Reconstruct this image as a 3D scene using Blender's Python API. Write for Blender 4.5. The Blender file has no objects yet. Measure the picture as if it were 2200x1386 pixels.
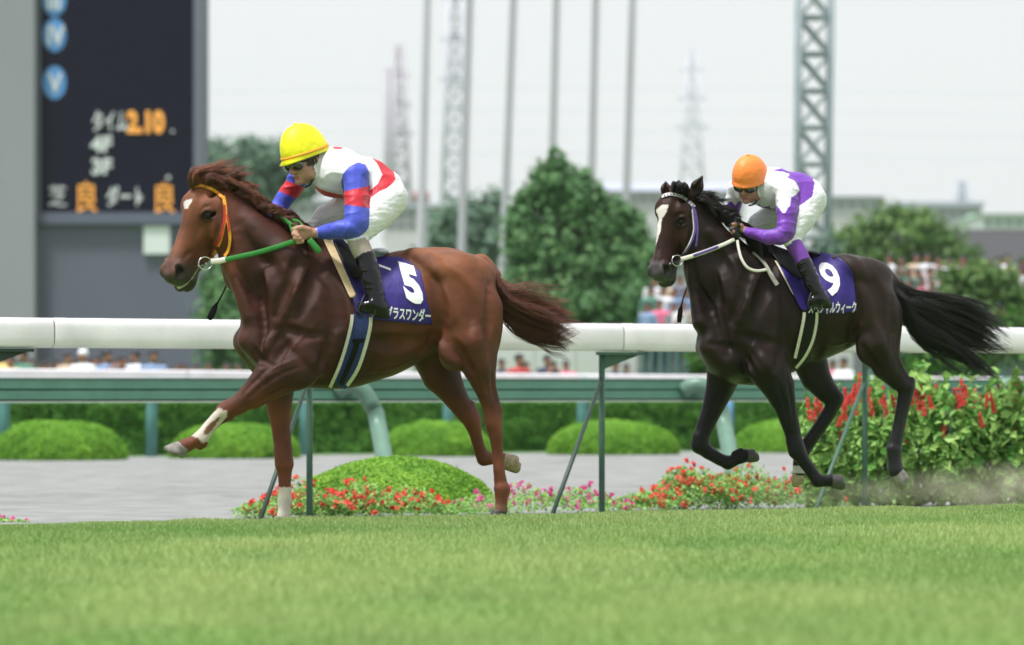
import bpy, bmesh, math, random
import numpy as np
from mathutils import Vector, Matrix
random.seed(7); rng = np.random.default_rng(7)
R = math.radians
SC = bpy.context.scene
COL = SC.collection
# ------------------------------------------------------------------ camera, sky, sun, exposure
FPX = 9000.0      # focal length in photo pixels (photo 2200 x 1386)
HCAM = 0.74       # lens height above the turf
HOR = 838.0       # horizon row in the photo
cam_d = bpy.data.cameras.new('camera'); cam = bpy.data.objects.new('camera', cam_d); COL.objects.link(cam)
SC.camera = cam
cam.location = (0, 0, HCAM); cam.rotation_euler = (R(90), 0, 0)
cam_d.sensor_width = 36; cam_d.lens = FPX / 2200 * 36
cam_d.shift_y = (HOR - 693) / 2200
cam_d.clip_start = 0.5; cam_d.clip_end = 6000
cam_d.dof.use_dof = True; cam_d.dof.focus_distance = 25.6; cam_d.dof.aperture_fstop = 2.6
W = bpy.data.worlds.new("World"); SC.world = W; W.use_nodes = True
wn = W.node_tree.nodes; wl = W.node_tree.links; wn.clear()
SUN_EL, SUN_AZ = 70, 215     # azimuth of the sun, degrees clockwise from +Y (behind the camera, a little left)
o_ = wn.new('ShaderNodeOutputWorld'); bg = wn.new('ShaderNodeBackground'); sky = wn.new('ShaderNodeTexSky')
sky.sky_type = 'NISHITA'; sky.sun_disc = False; sky.sun_elevation = R(SUN_EL); sky.sun_rotation = R(SUN_AZ)
sky.dust_density = 4; sky.ozone_density = 1
mx = wn.new('ShaderNodeMix'); mx.data_type = 'RGBA'; mx.inputs[0].default_value = 0.93
tc = wn.new('ShaderNodeTexCoord'); sp = wn.new('ShaderNodeSeparateXYZ'); rp = wn.new('ShaderNodeValToRGB')
mp_ = wn.new('ShaderNodeMapping'); mp_.inputs['Scale'].default_value = (1, 1, 7)
nz = wn.new('ShaderNodeTexNoise'); nz.inputs['Scale'].default_value = 2.2; nz.inputs['Detail'].default_value = 4
ml = wn.new('ShaderNodeMix'); ml.data_type = 'RGBA'; ml.blend_type = 'MULTIPLY'; ml.inputs[0].default_value = 1
cr = wn.new('ShaderNodeValToRGB'); cr.color_ramp.elements[0].position = .3; cr.color_ramp.elements[1].position = .75
cr.color_ramp.elements[0].color = (.93, .945, .955, 1); cr.color_ramp.elements[1].color = (1.03, 1.03, 1.03, 1)
rp.color_ramp.elements[0].position = 0; rp.color_ramp.elements[0].color = (7.15, 7.15, 7.4, 1)
rp.color_ramp.elements[1].position = .9; rp.color_ramp.elements[1].color = (8.4, 8.35, 8.65, 1)
wl.new(tc.outputs['Generated'], sp.inputs[0]); wl.new(sp.outputs['Z'], rp.inputs[0])
wl.new(tc.outputs['Generated'], mp_.inputs[0]); wl.new(mp_.outputs[0], nz.inputs['Vector']); wl.new(nz.outputs[0], cr.inputs[0])
wl.new(rp.outputs[0], ml.inputs[6]); wl.new(cr.outputs[0], ml.inputs[7])
wl.new(sky.outputs[0], mx.inputs[6]); wl.new(ml.outputs[2], mx.inputs[7])
wl.new(mx.outputs[2], bg.inputs[0]); bg.inputs[1].default_value = 0.1
wl.new(bg.outputs[0], o_.inputs[0])
sd = bpy.data.lights.new('sun', 'SUN'); sun = bpy.data.objects.new('sun', sd); COL.objects.link(sun)
sd.energy = 4.0; sd.angle = R(8); sd.color = (1, .97, .965)
sdir = Vector((math.sin(R(SUN_AZ)) * math.cos(R(SUN_EL)), math.cos(R(SUN_AZ)) * math.cos(R(SUN_EL)), math.sin(R(SUN_EL))))
sun.rotation_euler = sdir.to_track_quat('Z', 'Y').to_euler()
SC.view_settings.view_transform = 'Standard'; SC.view_settings.look = 'None'
SC.view_settings.exposure = 0.3; SC.view_settings.gamma = 1
try:
    SC.cycles.max_bounces = 6; SC.cycles.transparent_max_bounces = 8; SC.cycles.volume_bounces = 1
    SC.cycles.volume_step_rate = 1; SC.cycles.caustics_reflective = False; SC.cycles.caustics_refractive = False
except Exception: pass

# ------------------------------------------------------------------ helpers
def PW(px, py, Y):
    """point of the world seen at photo pixel (px, py) when it lies Y metres in front of the lens"""
    return Vector(((px - 1100) * Y / FPX, Y, HCAM + (HOR - py) * Y / FPX))

def lin(c):
    return tuple(((v / 255) / 12.92 if v / 255 <= .04045 else ((v / 255 + .055) / 1.055) ** 2.4) for v in c) + (1,)

def tag(o, label=None, cat=None, group=None, kind=None):
    if label: o['label'] = label
    if cat: o['category'] = cat
    if group: o['group'] = group
    if kind: o['kind'] = kind
    return o

def empty(name, loc, rz=0):
    o = bpy.data.objects.new(name, None); COL.objects.link(o); o.location = loc; o.rotation_euler.z = rz
    o.empty_display_size = .1
    return o

def link(name, me, mat=None, parent=None, keep=True):
    o = bpy.data.objects.new(name, me); COL.objects.link(o)
    if mat is not None:
        if isinstance(mat, (list, tuple)):
            for m in mat: me.materials.append(m)
        elif not me.materials: me.materials.append(mat)
    if parent is not None:
        o.parent = parent
        if keep:
            mw = Matrix.LocRotScale(parent.location, parent.rotation_euler, parent.scale)
            if parent.parent is not None:
                pp = parent.parent
                mw = Matrix.LocRotScale(pp.location, pp.rotation_euler, pp.scale) @ parent.matrix_parent_inverse @ mw
            o.matrix_parent_inverse = mw.inverted()
    return o

def npmesh(name, V, F, smooth=True, col=None):
    """V (n,3); F (m,3|4) int array"""
    me = bpy.data.meshes.new(name); V = np.asarray(V, np.float32); F = np.asarray(F, np.int32)
    k = F.shape[1]; m = len(F)
    me.vertices.add(len(V)); me.vertices.foreach_set('co', V.ravel())
    me.loops.add(m * k); me.loops.foreach_set('vertex_index', F.ravel())
    me.polygons.add(m); me.polygons.foreach_set('loop_start', np.arange(m, dtype=np.int32) * k)
    me.polygons.foreach_set('loop_total', np.full(m, k, np.int32))
    me.polygons.foreach_set('use_smooth', np.full(m, bool(smooth)))
    me.update(calc_edges=True); me.validate()
    if col is not None:
        a = me.color_attributes.new('Col', 'FLOAT_COLOR', 'POINT')
        c = np.ones((len(V), 4), np.float32); c[:, :3] = col
        a.data.foreach_set('color', c.ravel())
    return me

class MB:
    """collects boxes, bars and tubes into one mesh"""
    def __init__(s): s.v = []; s.f = []
    def add(s, V, F):
        n = len(s.v); s.v += [tuple(p) for p in V]; s.f += [tuple(i + n for i in f) for f in F]
    def box(s, lo, hi, bev=0):
        (a, b, c), (d, e, g) = lo, hi
        V = [(a,b,c),(d,b,c),(d,e,c),(a,e,c),(a,b,g),(d,b,g),(d,e,g),(a,e,g)]
        s.add(V, [(0,3,2,1),(4,5,6,7),(0,1,5,4),(1,2,6,5),(2,3,7,6),(3,0,4,7)])
    def obox(s, c, ax, ay, az):
        c, ax, ay, az = map(Vector, (c, ax, ay, az))
        V = [c + i*ax + j*ay + k*az for k in (-1,1) for (i,j) in ((-1,-1),(1,-1),(1,1),(-1,1))]
        s.add(V, [(0,3,2,1),(4,5,6,7),(0,1,5,4),(1,2,6,5),(2,3,7,6),(3,0,4,7)])
    def tube(s, pts, r, n=10, cap=True, flat=1.0, up=None):
        P = [Vector(p) for p in pts]; m = len(P)
        rs = r if isinstance(r, (list, tuple, np.ndarray)) else [r] * m
        base = len(s.v); ref = Vector(up) if up is not None else None
        for i in range(m):
            t = (P[min(i+1, m-1)] - P[max(i-1, 0)])
            t = t.normalized() if t.length > 1e-9 else Vector((0,0,1))
            u = ref if ref is not None else (Vector((0,1,0)) if abs(t.y) < .9 else Vector((1,0,0)))
            a = t.cross(u).normalized(); b = a.cross(t).normalized()
            for k in range(n):
                an = 2*math.pi*k/n
                s.v.append(tuple(P[i] + rs[i]*(math.cos(an)*a + math.sin(an)*flat*b)))
        for i in range(m-1):
            for k in range(n):
                k2 = (k+1) % n
                s.f.append((base+i*n+k, base+i*n+k2, base+(i+1)*n+k2, base+(i+1)*n+k))
        if cap:
            s.f.append(tuple(base+k for k in range(n-1, -1, -1))); s.f.append(tuple(base+(m-1)*n+k for k in range(n)))
    def build(s, name, mat, parent=None, smooth=False, keep=True):
        me = bpy.data.meshes.new(name); me.from_pydata([tuple(v) for v in s.v], [], s.f); me.update()
        if smooth:
            for p in me.polygons: p.use_smooth = len(p.vertices) == 4
        bm = bmesh.new(); bm.from_mesh(me); bmesh.ops.recalc_face_normals(bm, faces=bm.faces[:]); bm.to_mesh(me); bm.free()
        return link(name, me, mat, parent, keep)

def nd(nt, t, **k):
    n = nt.nodes.new(t)
    for a, b in k.items(): setattr(n, a, b)
    return n

def mat(name, col, rough=.6, var=.12, scale=6, bump=0, bscale=40, metal=0, attr=False, sheen=0, spec=.5, coat=0, stretch=None, col2=None, emit=0, sss=0):
    """procedural material: colour (linear) broken up by noise, optional colour attribute and bump"""
    m = bpy.data.materials.new(name); m.use_nodes = True; nt = m.node_tree; L = nt.links
    b = nt.nodes['Principled BSDF']
    tcn = nd(nt, 'ShaderNodeTexCoord'); mp = nd(nt, 'ShaderNodeMapping')
    if stretch: mp.inputs['Scale'].default_value = stretch
    L.new(tcn.outputs['Object'], mp.inputs[0])
    n = nd(nt, 'ShaderNodeTexNoise'); n.inputs['Scale'].default_value = scale; n.inputs['Detail'].default_value = 5
    L.new(mp.outputs[0], n.inputs['Vector'])
    r = nd(nt, 'ShaderNodeValToRGB'); r.color_ramp.elements[0].position = .3; r.color_ramp.elements[1].position = .7
    if attr:
        at = nd(nt, 'ShaderNodeAttribute'); at.attribute_name = 'Col'
        r.color_ramp.elements[0].color = (1-var,)*3 + (1,); r.color_ramp.elements[1].color = (1+var,)*3 + (1,)
        mm = nd(nt, 'ShaderNodeMix', data_type='RGBA', blend_type='MULTIPLY'); mm.inputs[0].default_value = 1
        L.new(at.outputs['Color'], mm.inputs[6]); L.new(n.outputs[0], r.inputs[0]); L.new(r.outputs[0], mm.inputs[7])
        L.new(mm.outputs[2], b.inputs['Base Color'])
    else:
        c = tuple(col[:3]); c2 = tuple(col2[:3]) if col2 else tuple(min(1, v*(1+var)) for v in c)
        r.color_ramp.elements[0].color = tuple(v*(1-var) for v in c) + (1,); r.color_ramp.elements[1].color = c2 + (1,)
        L.new(n.outputs[0], r.inputs[0]); L.new(r.outputs[0], b.inputs['Base Color'])
    b.inputs['Roughness'].default_value = rough; b.inputs['Metallic'].default_value = metal
    b.inputs['Specular IOR Level'].default_value = spec; b.inputs['Coat Weight'].default_value = coat
    b.inputs['Sheen Weight'].default_value = sheen
    if sss:
        b.inputs['Subsurface Weight'].default_value = sss; b.inputs['Subsurface Scale'].default_value = .01
    if emit:
        L.new(r.outputs[0], b.inputs['Emission Color']); b.inputs['Emission Strength'].default_value = emit
    if bump:
        n2 = nd(nt, 'ShaderNodeTexNoise'); n2.inputs['Scale'].default_value = bscale; n2.inputs['Detail'].default_value = 4
        L.new(mp.outputs[0], n2.inputs['Vector'])
        bp = nd(nt, 'ShaderNodeBump'); bp.inputs['Strength'].default_value = bump; bp.inputs['Distance'].default_value = .02
        L.new(n2.outputs[0], bp.inputs['Height']); L.new(bp.outputs[0], b.inputs['Normal'])
    return m

def leafmat(name, c1, c2, trans=.25, rough=.55):
    m = bpy.data.materials.new(name); m.use_nodes = True; nt = m.node_tree; L = nt.links
    b = nt.nodes['Principled BSDF']; b.inputs['Roughness'].default_value = rough
    b.inputs['Specular IOR Level'].default_value = .3
    at = nd(nt, 'ShaderNodeAttribute'); at.attribute_name = 'Col'
    mm = nd(nt, 'ShaderNodeMix', data_type='RGBA'); mm.inputs[6].default_value = c1[:3] + (1,); mm.inputs[7].default_value = c2[:3] + (1,)
    L.new(at.outputs['Fac'], mm.inputs[0]); L.new(mm.outputs[2], b.inputs['Base Color'])
    t = nd(nt, 'ShaderNodeBsdfTranslucent'); L.new(mm.outputs[2], t.inputs[0])
    ms = nd(nt, 'ShaderNodeMixShader'); ms.inputs[0].default_value = trans
    L.new(b.outputs[0], ms.inputs[1]); L.new(t.outputs[0], ms.inputs[2])
    L.new(ms.outputs[0], nt.nodes['Material Output'].inputs[0])
    return m

# ------------------------------------------------------------------ implicit surfaces (bodies are grown as one smooth skin)
class SDF:
    def __init__(s, lo, hi, h):
        s.lo = np.array(lo, float); s.h = h
        n = np.ceil((np.array(hi) - s.lo) / h).astype(int) + 1; s.n = n
        s.F = np.full(n, 9., np.float32); s.L = np.zeros(n, np.int8)
        s.ax = [s.lo[i] + h*np.arange(n[i]) for i in range(3)]
    def add(s, fn, blo, bhi, k=.02, lab=1, op='u'):
        pad = k + 4*s.h
        a = np.clip(np.floor((np.array(blo) - pad - s.lo)/s.h).astype(int), 0, s.n-1)
        b = np.clip(np.ceil((np.array(bhi) + pad - s.lo)/s.h).astype(int)+1, 1, s.n)
        if np.any(b <= a): return
        sl = tuple(slice(a[i], b[i]) for i in range(3))
        X = s.ax[0][sl[0]][:, None, None]; Y = s.ax[1][sl[1]][None, :, None]; Z = s.ax[2][sl[2]][None, None, :]
        d = fn(X, Y, Z).astype(np.float32); F = s.F[sl]; k = max(k, 1e-4)
        if op == 'u':
            q = np.maximum(k - np.abs(F - d), 0)/k
            L = s.L[sl]; L[d < F] = lab
            s.F[sl] = np.minimum(F, d) - q*q*k*.25
        else:
            d = -d; q = np.maximum(k - np.abs(F - d), 0)/k
            s.F[sl] = np.maximum(F, d) + q*q*k*.25
    def cone(s, a, b, ra, rb, k=.02, ls=1., lab=1, op='u'):
        a = np.array(a, float); b = np.array(b, float)
        A = a.copy(); B = b.copy(); A[1] /= ls; B[1] /= ls; ba = B - A; l2 = max(ba@ba, 1e-9)
        def fn(X, Y, Z):
            x, y, z = X - A[0], Y/ls - A[1], Z - A[2]
            t = np.clip((x*ba[0] + y*ba[1] + z*ba[2])/l2, 0, 1)
            return (np.sqrt((x-t*ba[0])**2 + (y-t*ba[1])**2 + (z-t*ba[2])**2) - (ra + (rb-ra)*t))*min(1, ls)**.5
        r = max(ra, rb); rr = np.array([r, r*ls, r])
        s.add(fn, np.minimum(a, b) - rr, np.maximum(a, b) + rr, k, lab, op)
    def chain(s, pts, k=.02, ls=1., lab=1):
        C = np.array([p[0] for p in pts], float); rs = [p[1] for p in pts]; D = C.copy(); D[:,1] /= ls
        def fn(X, Y, Z):
            out = None
            for i in range(len(D)-1):
                A, ba = D[i], D[i+1]-D[i]; l2 = max(ba@ba, 1e-9); x, y, z = X-A[0], Y/ls-A[1], Z-A[2]
                t = np.clip((x*ba[0]+y*ba[1]+z*ba[2])/l2, 0, 1)
                d = np.sqrt((x-t*ba[0])**2+(y-t*ba[1])**2+(z-t*ba[2])**2) - (rs[i]+(rs[i+1]-rs[i])*t)
                if out is None: out = d
                else:
                    kk = .010; h = np.maximum(kk-np.abs(out-d), 0)/kk; out = np.minimum(out, d) - h*h*kk*.08
            return out*min(1, ls)**.5
        r = max(rs); rr = np.array([r, r*ls, r]); s.add(fn, C.min(0)-rr, C.max(0)+rr, k, lab)
    def ell(s, c, r, M=None, k=.02, lab=1, op='u'):
        c = np.array(c, float); r = np.array(r, float); M = np.eye(3) if M is None else np.array(M, float)
        def fn(X, Y, Z):
            x, y, z = X-c[0], Y-c[1], Z-c[2]
            q = [(M[i,0]*x + M[i,1]*y + M[i,2]*z) for i in range(3)]
            k0 = np.sqrt(sum((q[i]/r[i])**2 for i in range(3))); k1 = np.sqrt(sum((q[i]/r[i]**2)**2 for i in range(3)))
            return k0*(k0-1)/np.maximum(k1, 1e-6)
        e = np.sqrt(((M.T*r)**2).sum(1))
        s.add(fn, c-e, c+e, k, lab, op)
    def loft(s, o, M, sec, k=.02, lab=1, top=.3, bot=.0, pw=2.2):
        """sec rows: (l, nmin, nmax, halfwidth); frame rows of M: L, N, W"""
        o = np.array(o, float); M = np.array(M, float); S = np.array(sec, float)
        ls_ = np.linspace(S[0,0], S[-1,0], 160)
        def cub(c):
            x, y = S[:,0], S[:,c]; m = np.gradient(y, x)
            i = np.clip(np.searchsorted(x, ls_)-1, 0, len(x)-2); hh = x[i+1]-x[i]; t = (ls_-x[i])/hh
            return (2*t**3-3*t**2+1)*y[i] + (t**3-2*t**2+t)*hh*m[i] + (-2*t**3+3*t**2)*y[i+1] + (t**3-t**2)*hh*m[i+1]
        lo_, hi_, hw_ = cub(1), cub(2), cub(3)
        ce, ha = (lo_+hi_)/2, np.maximum((hi_-lo_)/2, .006); hw_ = np.maximum(hw_, .006)
        def fn(X, Y, Z):
            x, y, z = X-o[0], Y-o[1], Z-o[2]
            l = M[0,0]*x+M[0,1]*y+M[0,2]*z; n = M[1,0]*x+M[1,1]*y+M[1,2]*z; w = M[2,0]*x+M[2,1]*y+M[2,2]*z
            lc = np.clip(l, ls_[0], ls_[-1])
            c = np.interp(lc, ls_, ce); a = np.interp(lc, ls_, ha); b = np.interp(lc, ls_, hw_)
            q = (n-c)/a
            b = b*(1 - top*np.clip(q, 0, 1)**2 - bot*np.clip(-q, 0, 1)**2)
            rr = (np.abs(q)**pw + np.abs(w/b)**pw)**(1/pw)
            d = (rr-1)*np.minimum(a, b)
            return np.where(l != lc, np.sqrt(np.maximum(d, 0)**2 + (l-lc)**2), d)
        c8 = []
        for l in (S[0,0], S[-1,0]):
            for n in (S[:,1].min(), S[:,2].max()):
                for w in (-S[:,3].max(), S[:,3].max()): c8.append(o + M.T@np.array([l, n, w]))
        c8 = np.array(c8); s.add(fn, c8.min(0), c8.max(0), k, lab)
    def sample(s, P):
        g = (np.asarray(P) - s.lo)/s.h; g = np.clip(g, 0, s.n-1.001); i = g.astype(int); f = g-i; out = 0
        for dx in (0,1):
            for dy in (0,1):
                for dz in (0,1):
                    wgt = (f[:,0] if dx else 1-f[:,0])*(f[:,1] if dy else 1-f[:,1])*(f[:,2] if dz else 1-f[:,2])
                    out = out + wgt*s.F[i[:,0]+dx, i[:,1]+dy, i[:,2]+dz]
        return out
    def labels(s, P):
        i = np.clip(np.rint((np.asarray(P) - s.lo)/s.h).astype(int), 0, s.n-1)
        return s.L[i[:,0], i[:,1], i[:,2]]
    def mesh(s, F=None, smooth=2):
        F = s.F if F is None else F; S = F < 0
        nx, ny, nz = F.shape; cnt = np.zeros((nx-1, ny-1, nz-1), np.int8)
        cor = [(a,b,c) for a in (0,1) for b in (0,1) for c in (0,1)]
        for a,b,c in cor: cnt += S[a:nx-1+a, b:ny-1+b, c:nz-1+c]
        I = np.argwhere((cnt > 0) & (cnt < 8)); vid = np.full(cnt.shape, -1, np.int32); vid[tuple(I.T)] = np.arange(len(I))
        val = np.stack([F[I[:,0]+a, I[:,1]+b, I[:,2]+c] for a,b,c in cor], 1).astype(float)
        acc = np.zeros((len(I), 3)); num = np.zeros(len(I))
        for i in range(8):
            for j in range(i+1, 8):
                if sum(abs(cor[i][k]-cor[j][k]) for k in range(3)) != 1: continue
                va, vb = val[:,i], val[:,j]; m = (va < 0) != (vb < 0)
                t = np.where(m, va/np.where(m, va-vb, 1), 0)
                p = np.array(cor[i])[None] + t[:,None]*(np.array(cor[j])-np.array(cor[i]))[None]
                acc += np.where(m[:,None], p, 0); num += m
        V = s.lo + s.h*(I + acc/num[:,None])
        Q = []
        for ax in range(3):
            sh = [slice(None)]*3; sh2 = [slice(None)]*3; sh[ax] = slice(0,-1); sh2[ax] = slice(1,None)
            A, B = S[tuple(sh)], S[tuple(sh2)]
            E = np.argwhere(A != B); o1, o2 = [k for k in range(3) if k != ax]
            E = E[(E[:,o1] > 0) & (E[:,o2] > 0) & (E[:,o1] < S.shape[o1]-1) & (E[:,o2] < S.shape[o2]-1)]
            ins = A[tuple(E.T)]; c = []
            for d1, d2 in ((-1,-1),(0,-1),(0,0),(-1,0)):
                e = E.copy(); e[:,o1] += d1; e[:,o2] += d2; c.append(vid[tuple(e.T)])
            c = np.stack(c, 1); flip = ins if ax != 1 else ~ins
            c = np.where(flip[:,None], c, c[:,::-1]); Q.append(c)
        Q = np.concatenate(Q)
        for it in range(smooth):
            for lam in (.5, -.52):
                a = np.zeros_like(V); n = np.zeros(len(V))
                for i in range(4):
                    p, q = Q[:,i], Q[:,(i+1)%4]
                    for k in range(3): a[:,k] += np.bincount(p, V[q,k], len(V)) + np.bincount(q, V[p,k], len(V))
                    n += np.bincount(p, minlength=len(V)) + np.bincount(q, minlength=len(V))
                V = V + lam*(a/np.maximum(n,1)[:,None] - V)
        return V, Q

def vnormals(V, Q):
    e1 = V[Q[:,2]]-V[Q[:,0]]; e2 = V[Q[:,3]]-V[Q[:,1]] if Q.shape[1] == 4 else V[Q[:,1]]-V[Q[:,0]]
    n = np.cross(e1, e2); N = np.zeros_like(V)
    for i in range(Q.shape[1]):
        for k in range(3): N[:,k] += np.bincount(Q[:,i], n[:,k], len(V))
    return N/np.maximum(np.linalg.norm(N, axis=1), 1e-9)[:,None]

def submesh(V, Q, fm, extra=None):
    q = Q[fm]; u, inv = np.unique(q, return_inverse=True)
    return V[u], inv.reshape(q.shape), (extra[u] if extra is not None else None), u

_pr = np.random.default_rng(3).random((64,64,64)).astype(np.float32)
def vnoise(P, sc):
    g = np.asarray(P)*sc + 1000; i = np.floor(g).astype(int); f = g-i; f = f*f*(3-2*f); o = 0
    for a in (0,1):
        for b in (0,1):
            for c in (0,1):
                w = (f[:,0] if a else 1-f[:,0])*(f[:,1] if b else 1-f[:,1])*(f[:,2] if c else 1-f[:,2])
                o = o + w*_pr[(i[:,0]+a)%64, (i[:,1]+b)%64, (i[:,2]+c)%64]
    return o*2-1

def inpoly(px, py, poly):
    r = np.zeros(len(px), bool); n = len(poly)
    for i in range(n):
        x1, y1 = poly[i]; x2, y2 = poly[(i+1)%n]
        c = ((y1 > py) != (y2 > py)) & (px < (x2-x1)*(py-y1)/(y2-y1+1e-9) + x1); r ^= c
    return r

class Rig:
    """a moving group (horse or rider): local frame = world x, depth offset w (sheared by the yaw), world z"""
    def __init__(s, Yc, pxc, tan):
        s.Yc, s.t = Yc, tan; s.Xc = (pxc-1100)*Yc/FPX; s.s = FPX/Yc
    def J(s, px, py, w=0.):
        a = (px-1100)/FPX; Y = (s.Yc + w - s.Xc*s.t)/(1 - a*s.t)
        return np.array([a*Y, w, HCAM + (HOR-py)*Y/FPX])
    def r(s, p): return p/s.s
    def world(s, V):
        V = np.array(V, float).reshape(-1, 3).copy(); V[:,1] = s.Yc + V[:,1] + (V[:,0]-s.Xc)*s.t
        return V
    def pix(s, V):
        Wd = s.world(V); return 1100 + FPX*Wd[:,0]/Wd[:,1], HOR - FPX*(Wd[:,2]-HCAM)/Wd[:,1]
    def hit(s, fields, px, py, w0=-.62, w1=.35, n=260):
        ws = np.linspace(w0, w1, n); a = (px-1100)/FPX
        Y = (s.Yc + ws - s.Xc*s.t)/(1 - a*s.t); P = np.stack([a*Y, ws, HCAM+(HOR-py)*Y/FPX], 1)
        F = np.min([f.sample(P) for f in fields], 0); i = np.argmax(F < 0)
        if not F[i] < 0: return None
        if i == 0: return ws[0]
        return ws[i-1] + (ws[i]-ws[i-1])*F[i-1]/(F[i-1]-F[i])

def relief(rig, S, path, size, amt, k=.03, n=9):
    """press a groove (amt < 0) or raise a cord of muscle, tendon or vein (amt > 0) along a photo path on the near side"""
    c = smoothpath(path, n)[:, :2]; ws = [rig.hit([S], *p) for p in c]; ok = [i for i, w in enumerate(ws) if w is not None]
    if len(ok) < 2: return
    w = np.interp(np.arange(n), ok, [ws[i] for i in ok]); r = rig.r(size); m = len(c)
    pts = []
    for i in range(m):
        f = max(0., min(1., 3*min(i, m-1-i)/(m-1))) ; rr = r*(.45+.55*f)
        off = -(rr - abs(amt)*f) if amt < 0 else (rr - amt*f)
        pts.append((rig.J(c[i][0], c[i][1], w[i]+off), rr))
    for p, q in zip(pts, pts[1:]): S.cone(p[0], q[0], p[1], q[1], k, 1., 1, 's' if amt < 0 else 'u')

def slab(P, th, rig, vec=(0,-1,0)):
    """P (n,m,3) local points -> closed slab th thick towards vec"""
    n, m, _ = P.shape; A = P.reshape(-1,3); v = np.array(vec, float)
    V = np.concatenate([A, A+v*th]); o = n*m; Fq = []
    ix = lambda i,j: i*m+j
    for i in range(n-1):
        for j in range(m-1):
            Fq.append((ix(i,j), ix(i,j+1), ix(i+1,j+1), ix(i+1,j)))
            Fq.append((o+ix(i,j), o+ix(i+1,j), o+ix(i+1,j+1), o+ix(i,j+1)))
    bd = [ix(0,j) for j in range(m)] + [ix(i,m-1) for i in range(1,n)] + [ix(n-1,j) for j in range(m-2,-1,-1)] + [ix(i,0) for i in range(n-2,0,-1)]
    for a, b in zip(bd, bd[1:]+bd[:1]): Fq.append((a, a+o, b+o, b))
    return rig.world(V), np.array(Fq)

def resamp(pts, n):
    P = np.array(pts, float); d = np.r_[0, np.cumsum(np.linalg.norm(np.diff(P[:, :2], axis=0), axis=1))]
    t = np.linspace(0, d[-1], n); return np.stack([np.interp(t, d, P[:,k]) for k in range(P.shape[1])], 1)

def smoothpath(pts, n):
    P = np.array(pts, float); m = len(P)
    if m < 3: return resamp(pts, n)
    out = []
    for i in range(m-1):
        p0, p1, p2, p3 = P[max(i-1,0)], P[i], P[i+1], P[min(i+2,m-1)]
        for t in np.linspace(0, 1, 12, endpoint=False):
            out.append(.5*((2*p1)+(-p0+p2)*t+(2*p0-5*p1+4*p2-p3)*t*t+(-p0+3*p1-3*p2+p3)*t**3))
    out.append(P[-1]); return resamp(out, n)

def drape(rig, fields, pts, wid, off, th, n=40, m=4, deflt=-.3, wmode=None):
    """strap along photo path pts laid on the body surface"""
    c = smoothpath(pts, n)[:, :2]; t = np.gradient(c, axis=0); t /= np.linalg.norm(t, axis=1)[:,None]; nn = np.stack([-t[:,1], t[:,0]], 1)
    wd = np.interp(np.linspace(0,1,n), np.linspace(0,1,len(wid)), wid) if isinstance(wid, (list,tuple)) else np.full(n, wid)
    W_ = np.full((n,m), np.nan)
    for i in range(n):
        for j in range(m):
            p = c[i] + nn[i]*wd[i]*(j/(m-1)-.5); q = rig.hit(fields, *p)
            if q is not None: W_[i,j] = q
    if np.all(np.isnan(W_)): W_[:] = deflt
    row = np.nanmean(np.where(np.isnan(W_), np.nan, W_), axis=1) if not np.all(np.isnan(W_)) else None
    ok = ~np.isnan(row); row = np.interp(np.arange(n), np.arange(n)[ok], row[ok])
    for i in range(n): W_[i][np.isnan(W_[i])] = row[i]
    for _ in range(3): W_[1:-1] = (W_[:-2]+2*W_[1:-1]+W_[2:])/4
    P = np.array([[rig.J(*(c[i]+nn[i]*wd[i]*(j/(m-1)-.5)), W_[i,j]-off) for j in range(m)] for i in range(n)])
    return slab(P, th, rig)

def text_on(rig, fields, body, ox, oy, ex, ey, off, extra=.004, bold=0.0):
    """lettering cut as mesh, laid on the surface; (ox,oy) photo pixel of the text origin, ex/ey pixel vectors per em"""
    c = bpy.data.curves.new('t', 'FONT'); c.body = body; c.size = 1; c.offset = bold; c.resolution_u = 3
    o = bpy.data.objects.new('t', c); COL.objects.link(o); bpy.context.view_layer.update()
    me = bpy.data.meshes.new_from_object(o.evaluated_get(bpy.context.evaluated_depsgraph_get()))
    bm = bmesh.new(); bm.from_mesh(me); bmesh.ops.triangulate(bm, faces=bm.faces[:])
    for _ in range(2):
        L = [e for e in bm.edges if e.calc_length() > .18]
        if L: bmesh.ops.subdivide_edges(bm, edges=L, cuts=1); bmesh.ops.triangulate(bm, faces=bm.faces[:])
    V = []; last = -.3
    for v in bm.verts:
        px = ox + ex[0]*v.co.x + ey[0]*v.co.y; py = oy + ex[1]*v.co.x + ey[1]*v.co.y
        q = rig.hit(fields, px, py); last = q if q is not None else last
        V.append(rig.J(px, py, last-off-extra))
    F = [[v.index for v in f.verts] for f in bm.faces]
    bm.verts.index_update(); F = np.array([[v.index for v in f.verts] for f in bm.faces]); bm.free()
    bpy.data.objects.remove(o); bpy.data.meshes.remove(me)
    return rig.world(V), F

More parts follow.
